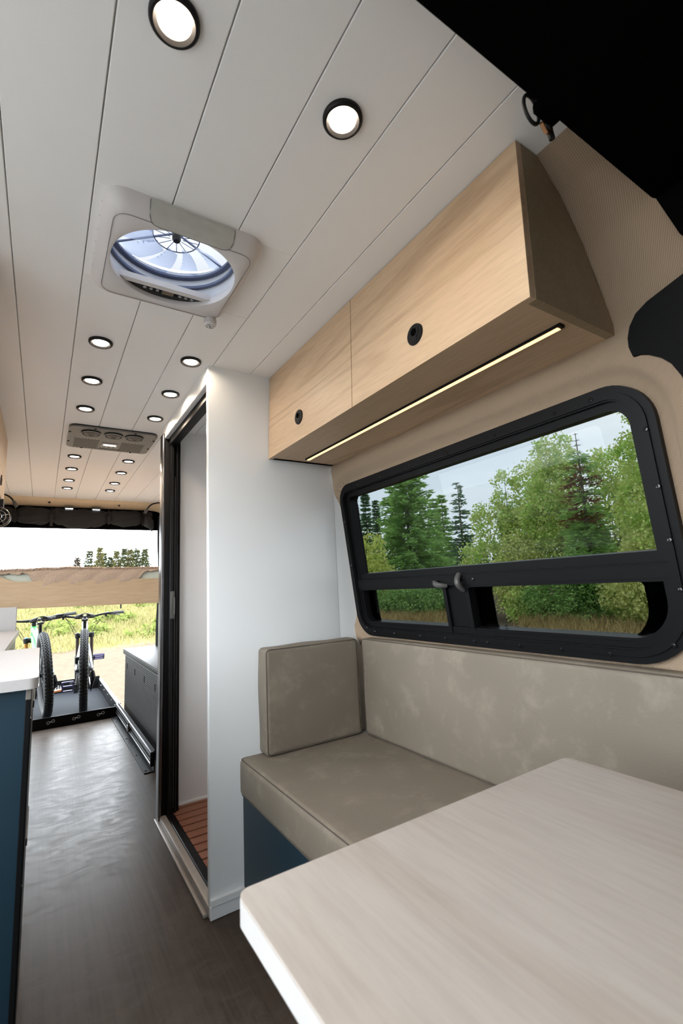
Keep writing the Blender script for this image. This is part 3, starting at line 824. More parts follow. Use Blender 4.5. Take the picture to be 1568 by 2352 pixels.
# doors: top leans out to .738
def door(y0, y1):
    m = MB(); t = DT
    pts = []
    for yy in (y0, y1):
        for (xx, zz) in ((CX, CZ0-.001), (CX+t, CZ0-.001), (.738+t, CZ1), (.738, CZ1)):
            pts.append((xx, yy, zz))
    return m.add(pts, [(0, 1, 2, 3), (4, 7, 6, 5), (0, 4, 5, 1), (1, 5, 6, 2), (2, 6, 7, 3), (3, 7, 4, 0)])
DIV = 1.038
for y0, y1, ly in ((CY0+.0005, DIV-.0015, .762), (DIV+.0015, CY1-.001, 1.367)):
    d = part('door', door(y0, y1), OAK, cab, None)
    lx = CX+.0035
    AX = (Vector((0, 1, 0)), Vector((0, 0, 1)), Vector((-1, 0, 0)))
    lz = 1.603
    L = part('push_lock', MB().lathe([(.026, -.006), (.026, .003), (.0245, .005), (.012, .005)], (lx, ly, lz), AX, 40), BLACKP, d)
    # keyhole shaped paddle
    key = []
    for k in range(17):
        a = -.35*PI+1.7*PI*k/16
        key.append((ly+.0155*math.cos(a), lz+.004+.0155*math.sin(a)))
    key = [(ly+.0075, lz-.019)]+[(ly+.0085, lz-.011)]+key[1:-1]+[(ly-.0085, lz-.011), (ly-.0075, lz-.019)]
    part('lock_groove', MB().prism([((u-ly)*1.07+ly, (v-lz)*1.07+lz) for u, v in key], FX(lx-.005), -.0004, .004), BLACKG, L)
    part('paddle', MB().prism(key, FX(lx-.0055), -.0007, .004), GREYD if False else BLACKP, L)
    part('finger_hole', MB().lathe([(.0095, .0000), (.0095, .0008), (0, .0008)], (lx-.006, ly, lz+.005), AX, 24), BLACKF, L)
# LED strip under the cabinet
ls = thing('led_strip_light', 'warm LED strip light in a black channel under the oak cabinet', 'strip light', (.866, 1.03, CZ0-.006))
part('channel', MB().box(.857, .8745, .482, 1.574, CZ0-.006, CZ0+.001, .0008, 1), BLACKM, ls)
part('diffuser', MB().box(.8605, .8715, .490, 1.566, CZ0-.0075, CZ0-.004), STRIP, ls)

# ================================================================== SIDE WINDOW
win = thing('window_1', 'black-framed side window with a fixed upper pane and two lower vents', None, (1.08, 1.0, WZ0)); win['kind'] = 'structure'
nrm = Vector((-1, 0, -.122)).normalized()
def WF(u, v, d):    # u=y, v=height, d=towards the room
    return (WX(v)+nrm.x*d, u, v+nrm.z*d)
N8 = 8
R_OUT = (.115, .075, .075, .055)          # order: (y0,z0) (y1,z0) (y1,z1) (y0,z1)
def rw(o): return rrect(WY0+o, WY1-o, WZ0+o, WZ1-o, tuple(max(.012, r-o) for r in (.125, .075, .06, .085)), 10)
part('outer_flange', MB().ring(rw(-.012), rw(.022), WF, -.030, .016), BLACKM, win, 40)
part('inner_lip', MB().ring(rw(.004), rw(.018), WF, .010, .021), BLACKM, win, 40)
part('inner_frame', MB().ring(rw(.020), rw(.042), WF, -.035, .006), BLACKM, win, 40)
up = rrect(WY0+.042, WY1-.040, 1.052, WZ1-.040, (.012, .012, .03, .05), 8)
upo = rrect(WY0+.030, WY1-.030, 1.035, WZ1-.030, (.012, .012, .04, .06), 8)
part('upper_seal', MB().ring(upo, up, WF, -.034, -.016), BLACKP, win, 40)
part('upper_pane', MB().prism(rrect(WY0+.033, WY1-.033, 1.040, WZ1-.033, .03, 6), WF, -.030, -.026), WGLASS, win, None)
# transom
part('transom', MB().prism([(WY0+.02, 1.018), (WY1-.02, 1.018), (WY1-.02, 1.060), (WY0+.02, 1.060)], WF, -.032, .004), BLACKM, win)
part('transom_rail', MB().prism([(WY0+.012, 1.004), (WY1-.012, 1.004), (WY1-.012, 1.036), (WY0+.012, 1.036)], WF, -.030, .013).prism([(WY0+.012, 1.0345), (WY1-.012, 1.0345), (WY1-.012, 1.037), (WY0+.012, 1.037)], WF, .010, .016), BLACKM, win)
# centre post panel
part('centre_panel', MB().prism([(1.010, WZ0+.02), (1.098, WZ0+.02), (1.098, 1.006), (1.010, 1.006)], WF, -.03, -.002), TRIMBL, win)
# lower sashes
def sash(y0, y1, rad, gl, lab):
    s_ = part('sash', MB().ring(rrect(y0, y1, WZ0+.018, 1.008, rad, 8), rrect(y0+.014, y1-.014, WZ0+.034, .996, tuple(max(.01, r-.014) for r in rad), 8), WF, -.030, .009), BLACKM, win, 40, label=lab)
    gy0, gy1, gz0, gz1, gr = gl
    # black frit border of the pane
    part('frit_border', MB().ring(rrect(y0+.010, y1-.010, WZ0+.028, 1.0, tuple(max(.01, r-.01) for r in rad), 8), rrect(gy0, gy1, gz0, gz1, gr, 8), WF, -.0275, -.0245), TRIMBL, s_, 40)
    part('pane', MB().prism(rrect(y0+.012, y1-.012, WZ0+.03, 1.0, tuple(max(.01, r-.012) for r in rad), 6), WF, -.024, -.021), WGLASS, s_, None)
    return s_
sash(1.094, WY1-.018, (.01, .06, .01, .01), (1.112, 1.512, .860, .994, (.012, .03, .012, .012)), 'left lower vent sash')
s2 = sash(WY0+.018, 1.014, (.11, .01, .01, .01), (.520, .940, .858, .992, (.085, .03, .012, .012)), 'right lower vent sash')
mk = MB()
for (u, v, a, b) in ((.9075, .8785, .010, .005), (.9075, .8725, .014, .0015), (.9075, .8695, .010, .0015), (.9075, .8665, .012, .0015), (.9075, .8635, .008, .0015)):
    mk.prism([(u-a/2, v-b/2), (u+a/2, v-b/2), (u+a/2, v+b/2), (u-a/2, v+b/2)], WF, -.0205, -.0202)
part('etched_mark', mk, BLACKP, s2)
# latches
def latch(y, z, ang):
    m = MB(); P = []
    for k in range(9):
        t = k/8; P.append((t*.052-.014, .020*math.sin(t*PI)*.9))
    ca, sa = math.cos(ang), math.sin(ang)
    pts = [WF(y+u*ca, z+u*sa, .012+d) for u, d in P]
    m.tube(pts, [.0075, .009, .0095, .0095, .0095, .009, .0085, .008, .006], 10)
    l = part('latch', m, GREYD, win)
    m2 = MB(); c = WF(y, z, .010); m2.lathe([(.009, 0), (.009, .014), (.005, .018), (0, .018)], c, (Vector((0, 1, 0)), Vector((0, 0, 1)), nrm), 14)
    part('pivot', m2, BLACKM, l)
latch(1.118, 1.012, PI+.25); latch(1.020, 1.024, -PI/2-.15)
# screws round the flange
scr = None
pos = [(.62, WZ1-.008), (.80, WZ1-.008), (.98, WZ1-.008), (1.15, WZ1-.008), (1.32, WZ1-.008), (1.46, WZ1-.008), (.53, WZ1-.008), (1.55, WZ0+.02),
       (WY0+.008, 1.31), (WY0+.008, 1.19), (WY0+.008, 1.08), (WY0+.008, .98), (.466, .868), (.60, WZ0+.006), (.72, WZ0+.006), (.84, WZ0+.006), (.95, WZ0+.006), (1.0, WZ0+.006), (1.12, WZ0+.006), (1.24, WZ0+.006), (1.38, WZ0+.006), (1.50, WZ0+.006), (WY1-.008, 1.28), (WY1-.008, 1.10), (1.14, 1.018), (.97, 1.02)]
for u, v in pos:
    c = WF(u, v, .020 if v != 1.018 and v != 1.02 else .013)
    if scr is None:
        scr = part('screw', MB().lathe([(.0052, -.006), (.0052, .0015), (.004, .0028), (.002, .003), (.0016, .0012), (0, .0012)], (0, 0, 0), (Vector((0, 1, 0)), Vector((0, 0, 1)), nrm), 12), CHROME if False else BLACKG, win, local=True)
        scr.location = Vector(c)-win.location
    else: share(scr, win, Vector(c)-win.location)

# ================================================================== BENCH
bench = thing('bench_base', 'navy blue bench box under the taupe seat cushion', 'bench', (.85, .7, 0))
part('front_panel', MB().box(.603, .621, -.25, 1.631, 0, .340), NAVY, bench)
part('top_panel', MB().box(.621, 1.16, -.25, 1.631, .322, .340), NAVY, bench)
part('end_panel', MB().box(.621, 1.14, -.25, -.23, 0, .322), NAVY, bench)
def seamloop(pts, parent, r=.0016): part('seam', MB().tube(pts, r, 5, True), SEAM, parent)
sc1 = thing('seat_cushion', 'long flat taupe leatherette seat cushion on the navy bench', 'cushion', (.84, .7, .341))
part('cover', MB().cushion(.588, 1.100, -.22, 1.627, .341, .458, .018, (.004, .002, .006), 22, 1, .0012), LEATHER, sc1, 60)
seamloop([(u, v, .4545) for u, v in rrect(.5925, 1.095, -.215, 1.622, .014, 4)], sc1)
seamloop([(u, v, .345) for u, v in rrect(.5925, 1.095, -.215, 1.622, .014, 4)], sc1)
bc = thing('back_cushion', 'long taupe leatherette back cushion under the window', 'cushion', (1.085, .7, .459))
part('cover', MB().cushion(1.058, 1.112, -.22, 1.545, .459, .812, .014, (.006, .001, .003), 22, 2, .001), LEATHER, bc, 60)
seamloop([(1.0605, u, v) for u, v in rrect(-.216, 1.541, .462, .809, .012, 4)], bc)
sc2 = thing('side_cushion', 'square taupe leatherette cushion leaning on the white partition', 'cushion', (.85, 1.59, .459))
part('cover', MB().cushion(.661, 1.052, 1.553, 1.629, .459, .812, .016, (.004, .006, .003), 16, 3, .0016), LEATHER, sc2, 60)
seamloop([(u, 1.556, v) for u, v in rrect(.665, 1.048, .463, .808, .014, 4)], sc2)

# ================================================================== TABLE
tb = thing('dinette_table', 'pale wood dinette table with a white edge in the foreground', 'table', (.49, .15, 0))
TZ = .70
tp = rrect(.190, .795, -.45, .538, .014, 6)
top = part('table_top', MB().prism(tp, FZ(TZ-.003), 0, .003), TABLE, tb, 40)
part('edge_band', MB().prism(rrect(.1895, .7955, -.4505, .5385, .0145, 6), FZ(TZ-.028), 0, .0248), TEDGE, tb, 40)
part('pedestal', MB().lathe([(.045, .02), (.045, .60), (.09, .655), (.09, TZ-.028)], (.47, -.05, 0), 'z', 28), BLACKM, tb)
part('foot', MB().lathe([(.17, 0), (.17, .012), (.06, .03), (.045, .03)], (.47, -.05, 0), 'z', 32), BLACKM, tb)

# ================================================================== KITCHEN (left edge)
kc = thing('kitchen_cabinet', 'navy kitchen cabinet end at the left edge of the picture', 'cabinet', (-.3, 1.45, 0))
part('end_panel', MB().box(-.64, -.0175, 1.135, 1.153, 0, .849), NAVY, kc)
part('carcass', MB().box(-.64, -.03, 1.153, 1.80, .06, .849), NAVY, kc)
part('plinth', MB().box(-.62, -.06, 1.153, 1.80, 0, .06), BLACKP, kc)
fz = [(.795, .849, DKALU), (.50, .793, BLACKM), (.10, .498, BLACKM)]
for z0, z1, m_ in fz:
    d = part('drawer_front', MB().box(-.030, -.007, 1.137, 1.800, z0, z1, .0015, 1), m_, kc)
    part('finger_pull', MB().box(-.0075, -.0035, 1.36, 1.56, z1-.022, z1-.006, .001, 1), GREYD, d)
part('edge_profile', MB().box(-.0175, -.0085, 1.129, 1.1375, .26, .828, .001, 1), BLACKM, kc)
part('edge_profile', MB().box(-.0175, -.0085, 1.129, 1.1375, .829, .849, .001, 1), TAUPE, kc)
part('edge_profile', MB().box(-.0175, -.0085, 1.129, 1.1375, .17, .259, .001, 1), TAUPE, kc)
part('edge_profile', MB().box(-.0175, -.0085, 1.129, 1.1375, .11, .169, .001, 1), BLACKM, kc)
part('edge_profile', MB().box(-.0175, -.0085, 1.129, 1.1375, .0, .109, .001, 1), TAUPE, kc)
part('kick_trim', MB().box(-.030, -.0065, 1.137, 1.80, .0, .098, .001, 1), TAUPE, kc)
one('kitchen_counter', MB().prism(rrect(-.64, .002, 1.118, 1.815, .016, 6), FZ(.850), 0, .020), COUNTER, 'pale kitchen counter slab on the navy cabinet', 'countertop')
k2 = thing('galley_cabinet', 'taupe galley cabinet with dark oval pulls behind the kitchen counter', 'cabinet', (-.36, 2.4, 0))
part('body', MB().box(-.64, -.115, 1.82, 2.965, 0, .848), TAUPE, k2)
part('front', MB().box(-.116, -.103, 1.825, 2.96, .05, .845, .001, 1), plain('olive_taupe_front', (.17, .16, .125), .5), k2)
for yy in (2.15, 2.62): part('pull', MB().lathe([(.02, -.001), (.02, .002), (.012, .002), (.012, 0), (0, 0)], (-.1035, yy, .79), 'x', 20), BLACKP, k2)
one('galley_counter', MB().prism(rrect(-.64, -.090, 1.82, 3.0, .01, 4), FZ(.850), 0, .020), COUNTER, 'lower galley counter in front of the bed', 'countertop')
one('galley_upstand', MB().box(-.64, -.106, 3.02, 3.034, .60, .989, .002, 1), COUNTER, 'pale upstand panel between galley counter and bed', 'panel')
uc = thing('wall_cupboard', 'pale oak wall cupboard with round black lock, upper left', 'cupboard', (-.42, 2.2, 1.52))
part('body', MB().box(-.655, -.206, 1.25, 2.921, 1.522, 1.857), OAKEND, uc)
for y0, y1, ly in ((1.25, 1.802, 1.5), (1.805, 2.363, 2.1), (2.366, 2.922, 2.666)):
    d = part('door', MB().box(-.205, -.187, y0, y1, 1.52, 1.857), OAK, uc)
    part('push_lock', MB().lathe([(.025, 0), (.025, .004), (.012, .004), (.011, -.003), (0, -.003)], (-.187, ly, 1.588), 'x', 28), BLACKP, d)

# clip fan
cf = thing('clip_fan', 'small black cage fan hanging under the wall cupboard', 'fan', (-.196, 2.86, 1.37))
fc = Vector((-.196, 2.80, 1.432))
def ringm(m, r, y, t=.0016): m.tube([(fc.x+r*math.cos(2*PI*k/36), y, fc.z+r*math.sin(2*PI*k/36)) for k in range(36)], t, 6, True)
cg = MB(); ringm(cg, .046, 2.785); ringm(cg, .030, 2.775); ringm(cg, .014, 2.770)
for k in range(5):
    a = 2*PI*k/5+.3; cg.tube([(fc.x+.012*math.cos(a), 2.770, fc.z+.012*math.sin(a)), (fc.x+.030*math.cos(a), 2.775, fc.z+.030*math.sin(a)), (fc.x+.047*math.cos(a), 2.79, fc.z+.047*math.sin(a))], .0013, 5)
part('cage', cg, CHROME, cf)
part('shroud', MB().lathe([(.047, -.012), (.050, -.010), (.050, .026), (.046, .028)], (fc.x, 2.80, fc.z), 'y', 36, True), BLACKP, cf)
part('hub', MB().lathe([(0, -.02), (.012, -.018), (.014, .012), (0, .014)], (fc.x, 2.80, fc.z), 'y', 20), BLACKP, cf)
for k in range(4):
    a0 = 2*PI*k/4+.5
    part('blade', MB().grid(lambda u, v, a0=a0: (fc.x+(.012+.030*u)*math.cos(a0+.75*v), 2.80+.010*(v-.5), fc.z+(.012+.030*u)*math.sin(a0+.75*v)), 5, 4), BLACKP, cf, fixn=False)
part('clamp', MB().box(fc.x-.016, fc.x+.016, 2.80, 2.86, 1.478, 1.524, .004, 2).tube([(fc.x, 2.83, 1.48), (fc.x, 2.825, 1.46), (fc.x, 2.82, 1.44)], .007, 8), BLACKP, cf)

# ================================================================== BED
bd = thing('bed_frame', 'pale oak bed side rail spanning the van', 'bed', (.2, 3.8, .97))
def railpoly():
    P = [(-.62, .985), (1.015, .960), (1.015, 1.118)]
    P += [(-.11, 1.124), (-.135, 1.127), (-.16, 1.137), (-.185, 1.150), (-.22, 1.160), (-.62, 1.16)]
    return P
part('side_rail', MB().prism(railpoly(), FY(3.135), 0, .022), OAKX, bd)
part('slat_base', MB().box(-.62, 1.015, 3.157, 4.48, .985, 1.005), OAKX, bd)
part('latch_peg', MB().box(.405, .412, 3.15, 3.165, .945, .972), GREYD, bd)
mt = thing('mattress', 'pale mint mattress on the bed', 'mattress', (.2, 3.8, 1.006))
part('cover', MB().cushion(-.62, 1.012, 3.158, 4.46, 1.006, 1.186, .03, (0, 0, .002), 14, 5), MINT, mt, 60)
# blanket
def dlen(x):
    a = sm(-.085, -.005, x); b = 1-sm(.445, .56, x)
    return .010+.078*min(a, b)
def blfn(u, v):
    x = -.60+u*1.60
    L = dlen(x); top_l = 1.25
    # v in 0..1 : first 0.6 over top (back to front), rest down the front
    q = .0035*abs(math.sin((x+v*.32)*24))+.0012*abs(math.sin((x-v*.32)*24))
    edge = .004*math.sin(x*90)+.003*math.sin(x*211)
    hump = .008*math.sin(x*5+1)+.004*math.sin(x*13)
    if v < .6:
        t = v/.6; yy = 4.44-(4.44-3.165)*t
        return (x, yy, 1.193+q+hump*.7)
    if v < .7:
        t = (v-.6)/.1*PI/2
        return (x, 3.165-.022*math.sin(t), 1.175+.018*math.cos(t)+(q+hump*.7)*(1-t/(PI/2)*.6))
    t = (v-.7)/.3
    return (x+.0, 3.143-q*1.5-.004*math.sin(t*PI), 1.175-(L+edge)*t+hump*.28*(1-t))
bl = thing('blanket', 'quilted beige fleece blanket draped over the mattress', 'blanket', (.2, 3.8, 1.10))
part('fleece', MB().grid(blfn, 200, 60), SHERPA, bl, 70)
cb = MB()
rb = random.Random(3)
for i in range(900):
    u = i/900; x, yy, zz = blfn(u, .66); cb.ico((x, yy-.003+rb.uniform(-.004, .004), zz+rb.uniform(-.001, .006)), rb.uniform(.003, .006), 1)
part('fleece_edge', cb, SHERPA, bl, 80, kind='stuff')

# ================================================================== LOCKER, RAIL, TRAY
lk_ = thing('storage_locker', 'black ribbed rubber-clad locker behind the shower', 'locker', (.85, 3.6, 0))
part('body', MB().box(.640, 1.0, 2.52, 4.585, 0, .520), RIB, lk_)
part('lid', MB().box(.624, 1.005, 2.50, 4.60, .522, .562, .003, 2), RIB, lk_)
part('lid_trim', MB().box(.632, .64, 2.50, 4.595, .5155, .5225), ALU, lk_)
for yy in (3.30, 3.68, 4.08, 4.47):
    h = part('slot_pull', MB().ring(rrect(yy-.012, yy+.012, .400, .455, .011, 6), rrect(yy-.009, yy+.009, .403, .452, .008, 6), FX(.640), -.002, .001), DKALU, lk_)
    part('recess', MB().prism(rrect(yy-.009, yy+.009, .403, .452, .008, 6), FX(.640), -.0006, .001), BLACKG, h)
sr = thing('slide_rail', 'black telescopic slide rail on an angle plate on the floor', 'rail', (.57, 3.8, 0))
part('angle_plate', MB().box(.541, .600, 3.064, 4.60, .001, .006).box(.594, .600, 3.064, 4.60, .001, .118), BLACKM, sr)
part('outer_channel', MB().box(.578, .593, 3.078, 4.62, .030, .042, .003, 1).box(.578, .593, 3.078, 4.62, .092, .108, .004, 2), DKALU, sr)
part('web', MB().box(.588, .594, 3.085, 4.62, .03, .108), BLACKM, sr)
part('inner_slide', MB().box(.580, .589, 3.10, 4.62, .048, .058, .002, 1).box(.580, .589, 3.10, 4.62, .078, .086, .002, 1), BLACKM, sr)
part('end_stop', MB().box(.574, .594, 3.064, 3.080, .030, .110, .002, 1), BLACKP, sr)
part('lock_pin', MB().box(.566, .590, 3.86, 3.93, .045, .085, .003, 1).tube([(.568, 3.84, .09), (.568, 3.84, .115)], .006, 8), GREYD, sr)
for yy in (3.10, 3.42, 3.85, 4.40): part('bolt', MB().lathe([(.007, .006), (.006, .009), (0, .0095)], (.556, yy, 0), 'z', 10), BLACKG, sr)
ty0, ty1, tx0, tx1 = 4.640, 6.22, -.13, .600
tr = thing('bike_tray', 'black metal slide-out bike tray extended beyond the rear doors', 'tray', (.24, 5.4, -.03))
part('base', MB().box(tx0, tx1, ty0, ty1, -.012, .0), plain('tray_liner_grey', (.020, .022, .026), .8, spec=.06), tr)
fp = part('front_plate', MB().box(tx0, tx1, ty0-.012, ty0, -.012, .082, .002, 1), BLACKM, tr)
part('side_plate', MB().box(tx1-.012, tx1, ty0, ty1, -.012, .10, .002, 1), BLACKM, tr)
part('side_plate', MB().box(tx0, tx0+.012, ty0, ty1, -.012, .10, .002, 1), BLACKM, tr)
ep = part('end_plate', MB().box(tx0, tx1, ty1-.012, ty1, -.012, .13, .002, 1), BLACKM, tr)
part('side_flange', MB().box(tx1-.003, tx1+.022, ty0, ty1, .094, .10), BLACKM, tr)
for x in (.105, .285, .465):
    m = MB()
    for dx in (-.017, .017): m.lathe([(.012, 0), (.012, .002), (.008, .002), (.008, -.0005), (0, -.0005)], (x+dx, ty0-.0115, .045+dx*.25), (Vector((1, 0, 0)), Vector((0, 0, 1)), Vector((0, -1, 0))), 16)
    m.box(x-.010, x+.010, ty0-.0145, ty0-.0125, .041, .049)
    part('hole_rim', m, plain('tray_hole_pale_%d' % int(x*1000), (.55, .56, .58), .4), fp)
for yy in (4.75, 5.0, 5.3, 5.6, 5.9): part('rivet', MB().lathe([(.006, 0), (.004, -.004), (0, -.004)], (tx1-.012, yy, .07), 'x', 10), ALU, tr)
vs, fs = text_mesh('klä', .085)
part('lettering', MB().add([(.146+v.x, ty1-.0135-v.z, .024+v.y) for v in vs], fs), ICON, ep, None)
for x in (-.02, .36):
    part('fork_mount', MB().box(x-.02, x+.02, 6.06, 6.14, 0, .09, .004, 1).tube([(x-.06, 6.10, .10), (x+.06, 6.10, .10)], .010, 10), BLACKM, tr)

# ================================================================== BIKES
def bike(name, label, loc, yaw, lean, fm, fm2, forkm, pedm, crank_a):
    b = thing(name, label, 'bicycle', loc, (0, lean, yaw), 'mountain bikes in the tray')
    R = .368; ax = Vector((0, 0, R))
    n = 64
    # tyre
    prof = []
    for k in range(12):
        a = 2*PI*k/12; prof.append((R-.035+.034*math.cos(a), .034*math.sin(a)))
    ty = part('tyre', MB().lathe(prof, ax, 'x', n, True), RUBBER, b, 60, True)
    kb = MB(); nk = 74
    for k in range(nk):
        for (off, tilt, w_, odd) in ((-.0105, -.28, .010, 0), (.0105, .28, .010, 0), (0, 0, .007, 1), (-.0235, -.90, .009, 1), (.0235, .90, .009, 1)):
            a = 2*PI*(k+.5*odd)/nk
            er = Vector((0, math.cos(a), math.sin(a))); et = Vector((0, -math.sin(a), math.cos(a))); ex = Vector((1, 0, 0))
            up = (er*math.cos(tilt)+ex*math.sin(tilt)); sd_ = (ex*math.cos(tilt)-er*math.sin(tilt))
            c0 = ax+er*(R-.035)+up*.0335
            V = [c0+sd_*(sx*w_/1.9)+et*(sy*.0085)+up*(sz*.0048) for sx in (-1, 1) for sy in (-1, 1) for sz in (-.5, 1)]
            kb.add(V, [(0, 1, 3, 2), (4, 6, 7, 5), (0, 4, 5, 1), (2, 3, 7, 6), (1, 5, 7, 3)])
    part('tread', kb, RUBBER, ty, None, True, kind='stuff')
    wl = part('rim', MB().lathe([(R-.050, -.014), (R-.058, -.012), (R-.066, 0), (R-.058, .012), (R-.050, .014), (R-.054, 0)], ax, 'x', n, True), BLACKP, b, 50, True)
    sp = MB()
    for k in range(28):
        a = 2*PI*k/28; s_ = 1 if k % 2 else -1; a2 = a+(.5 if k % 4 < 2 else -.5)
        sp.tube([ax+Vector((s_*.028, .022*math.cos(a2), .022*math.sin(a2))), ax+Vector((0, (R-.062)*math.cos(a), (R-.062)*math.sin(a)))], .0012, 4, caps=False)
    part('spokes', sp, BLACKG, wl, 60, True)
    part('hub', MB().lathe([(.010, -.065), (.028, -.034), (.016, -.026), (.014, .026), (.028, .034), (.010, .065)], ax, 'x', 18), BLACKM, b, 40, True)
    part('cassette', MB().lathe([(.02, .032), (.085, .034), (.085, .036), (.07, .037), (.07, .040), (.05, .042), (.05, .048), (.025, .052), (.012, .054)], ax, 'x', 36), DKALU, b, 30, True)
    part('brake_rotor', MB().ring(circle(0, R, .090, 36), circle(0, R, .072, 36), lambda u, v, d: (-.045+d, u, v), 0, .002), ALU, b, 30, True)
    part('brake_caliper', MB().box(-.072, -.036, .03, .075, R+.055, R+.115, .006, 1), BLACKM, b, 35, True)
    # frame
    BB = Vector((0, .435, .300)); ST = Vector((0, .285, .640)); HT = Vector((0, .880, .745)); HB = Vector((0, .925, .640))
    fr = MB()
    fr.tube([BB, ST], [.022, .017], 12)
    fr.tube([HT+Vector((0, -.01, -.025)), Vector((0, .58, .665)), ST+Vector((0, .005, -.06))], [.030, .024, .018], 12)
    fr.tube([HB+Vector((0, -.01, .01)), Vector((0, .68, .44)), BB+Vector((0, .01, .01))], [.030, .031, .028], 12)
    fr.tube([HT+Vector((0, 0, .012)), HB+Vector((0, 0, -.012))], [.028, .030], 14)
    fr.tube([BB+Vector((-.045, 0, 0)), BB+Vector((.045, 0, 0))], .026, 14)
    part('frame', fr, fm, b, 60, True)
    rt = MB()
    for s_ in (-1, 1):
        d = Vector((s_*.066, 0, R))
        rt.tube([Vector((s_*.02, .33, .585)), Vector((s_*.036, .26, .56)), Vector((s_*.050, .15, .49)), d+Vector((0, .0, .012))], [.011, .010, .010, .009], 8)
        rt.tube([BB+Vector((s_*.03, -.02, 0)), BB+Vector((s_*.045, -.12, .0)), Vector((s_*.060, .12, R-.03)), d], [.014, .012, .011, .010], 8)
        rt.lathe([(.018, -.005), (.018, .005)], d, 'x', 12)
    rt.tube([Vector((-.03, .315, .585)), Vector((.03, .315, .585))], .010, 8)
    part('rear_triangle', rt, fm2, b, 60, True)
    part('shock', MB().tube([Vector((0, .33, .56)), Vector((0, .47, .585))], .020, 12).tube([Vector((0, .46, .584)), Vector((0, .56, .60))], .011, 10), REDP if fm2 is MINTP else BLACKP, b, 40, True)
    # fork
    cr = HB+Vector((0, .005, -.03))
    fk = MB().tube([cr+Vector((-.075, .0, .01)), cr+Vector((-.04, 0, .004)), cr+Vector((.04, 0, .004)), cr+Vector((.075, .0, .01))], [.024, .026, .026, .024], 10)
    for s_ in (-1, 1): fk.tube([cr+Vector((s_*.068, 0, .028)), cr+Vector((s_*.068, 0, -.02))], .025, 12)
    fo = part('fork_crown', fk, BLACKM, b, 40, True)
    FA = Vector((0, 1.045, .105))
    for s_ in (-1, 1):
        a0 = cr+Vector((s_*.068, 0, -.02)); a1 = FA+Vector((s_*.068, 0, 0)); mid = a0.lerp(a1, .42)
        part('stanchion', MB().tube([a0, mid], .0175, 12), forkm, fo, 40, True)
        part('lower_leg', MB().tube([mid+(a0-mid)*.04, mid, a1.lerp(mid, .2), a1], [.025, .024, .021, .016], 12), BLACKP, fo, 40, True)
    part('fork_cap', MB().lathe([(.014, .028), (.013, .036), (0, .037)], cr+Vector((-.068, 0, 0)), 'z', 14), BLUEP if forkm is BRONZE else BLACKG, fo, 40, True)
    # cockpit
    SM = HT+Vector((0, -.012, .055))
    part('stem', MB().tube([HT+Vector((0, 0, .012)), SM+Vector((0, 0, .012))], .020, 12).tube([SM, SM+Vector((0, .045, .01))], .019, 12), BLACKM, b, 40, True)
    C = SM+Vector((0, .045, .012))
    bp = [C+Vector((x, -abs(x)*.16, .020*sm(.06, .22, abs(x))+.012*abs(x))) for x in [-.385+.055*k for k in range(15)]]
    hb = part('handlebar', MB().tube(bp, [.011 if abs(p.x-C.x) > .1 else .0145 for p in bp], 12), BLACKM, b, 40, True)
    for s_ in (-1, 1):
        g = [p for p in bp if (p.x-C.x)*s_ > .24]
        part('grip', MB().tube(g, .0165, 12), RUBBER, hb, 40, True)
        q = C+Vector((s_*.225, -.03, .024))
        part('brake_lever', MB().tube([q+Vector((-s_*.03, .0, -.005)), q, q+Vector((s_*.02, .02, -.012))], [.012, .016, .012], 10).tube([q+Vector((s_*.0, .03, -.01)), q+Vector((s_*.05, .065, -.02)), q+Vector((s_*.105, .060, -.026)), q+Vector((s_*.125, .072, -.034))], [.008, .007, .006, .005], 8).lathe([(.016, -.01), (.016, .01)], q+Vector((-s_*.02, .015, -.022)), 'x', 12), BLACKG, hb, 40, True)
    cb_ = MB()
    for s_, dx in ((-1, .02), (1, -.02), (-1, -.03)):
        q = C+Vector((s_*.20, .0, .015))
        P = []
        for k in range(15):
            t = k/14; P.append(q.lerp(HB+Vector((dx, -.03, -.02)), t)+Vector((0, .13*math.sin(PI*t), -.06*math.sin(PI*t)+.03*math.sin(2*PI*t))))
        cb_.tube(P, .0025, 5)
    part('cable', cb_, BLACKP, b, 60, True)
    # seat post and saddle
    part('seat_post', MB().tube([ST, ST+Vector((0, -.055, .16))], .0155, 12).tube([ST+Vector((0, .004, -.02)), ST+Vector((0, -.006, .018))], .021, 12), BLACKG, b, 40, True)
    S0 = ST+Vector((0, -.060, .195))
    def sad(u, v):
        t = u*.265; yy = -.13+t
        wd = .068*(1-sm(.05, .19, t))+.019
        wd *= min(1, .55+t/.05) if t < .025 else 1
        a = PI*(v*1.24-.12)
        arch = .030*math.sin(max(0, min(PI, a)))
        return (S0.x+wd*math.cos(a), S0.y+yy, S0.z+arch-(.014 if v < .06 or v > .94 else 0)+.014*(1-u)**3-.004)
    sd2 = part('saddle', MB().grid(sad, 20, 22), BLACKM, b, 60, True, fixn=False)
    rl = MB()
    for s_ in (-1, 1): rl.tube([S0+Vector((s_*.035, -.10, .006)), S0+Vector((s_*.022, -.04, -.028)), S0+Vector((s_*.022, .04, -.028)), S0+Vector((s_*.012, .12, .004))], .0036, 6)
    rl.box(S0.x-.028, S0.x+.028, S0.y-.02, S0.y+.028, S0.z-.040, S0.z-.020, .004, 1)
    rl.box(S0.x-.050, S0.x+.050, S0.y-.115, S0.y-.095, S0.z+.001, S0.z+.012, .003, 1)
    part('saddle_rails', rl, DKALU, sd2, 40, True)
    # drivetrain
    part('chainring', MB().ring(circle(BB.y, BB.z, .066, 40), circle(BB.y, BB.z, .050, 40), lambda u, v, d: (.046+d, u, v), 0, .003), BLACKM, b, 30, True)
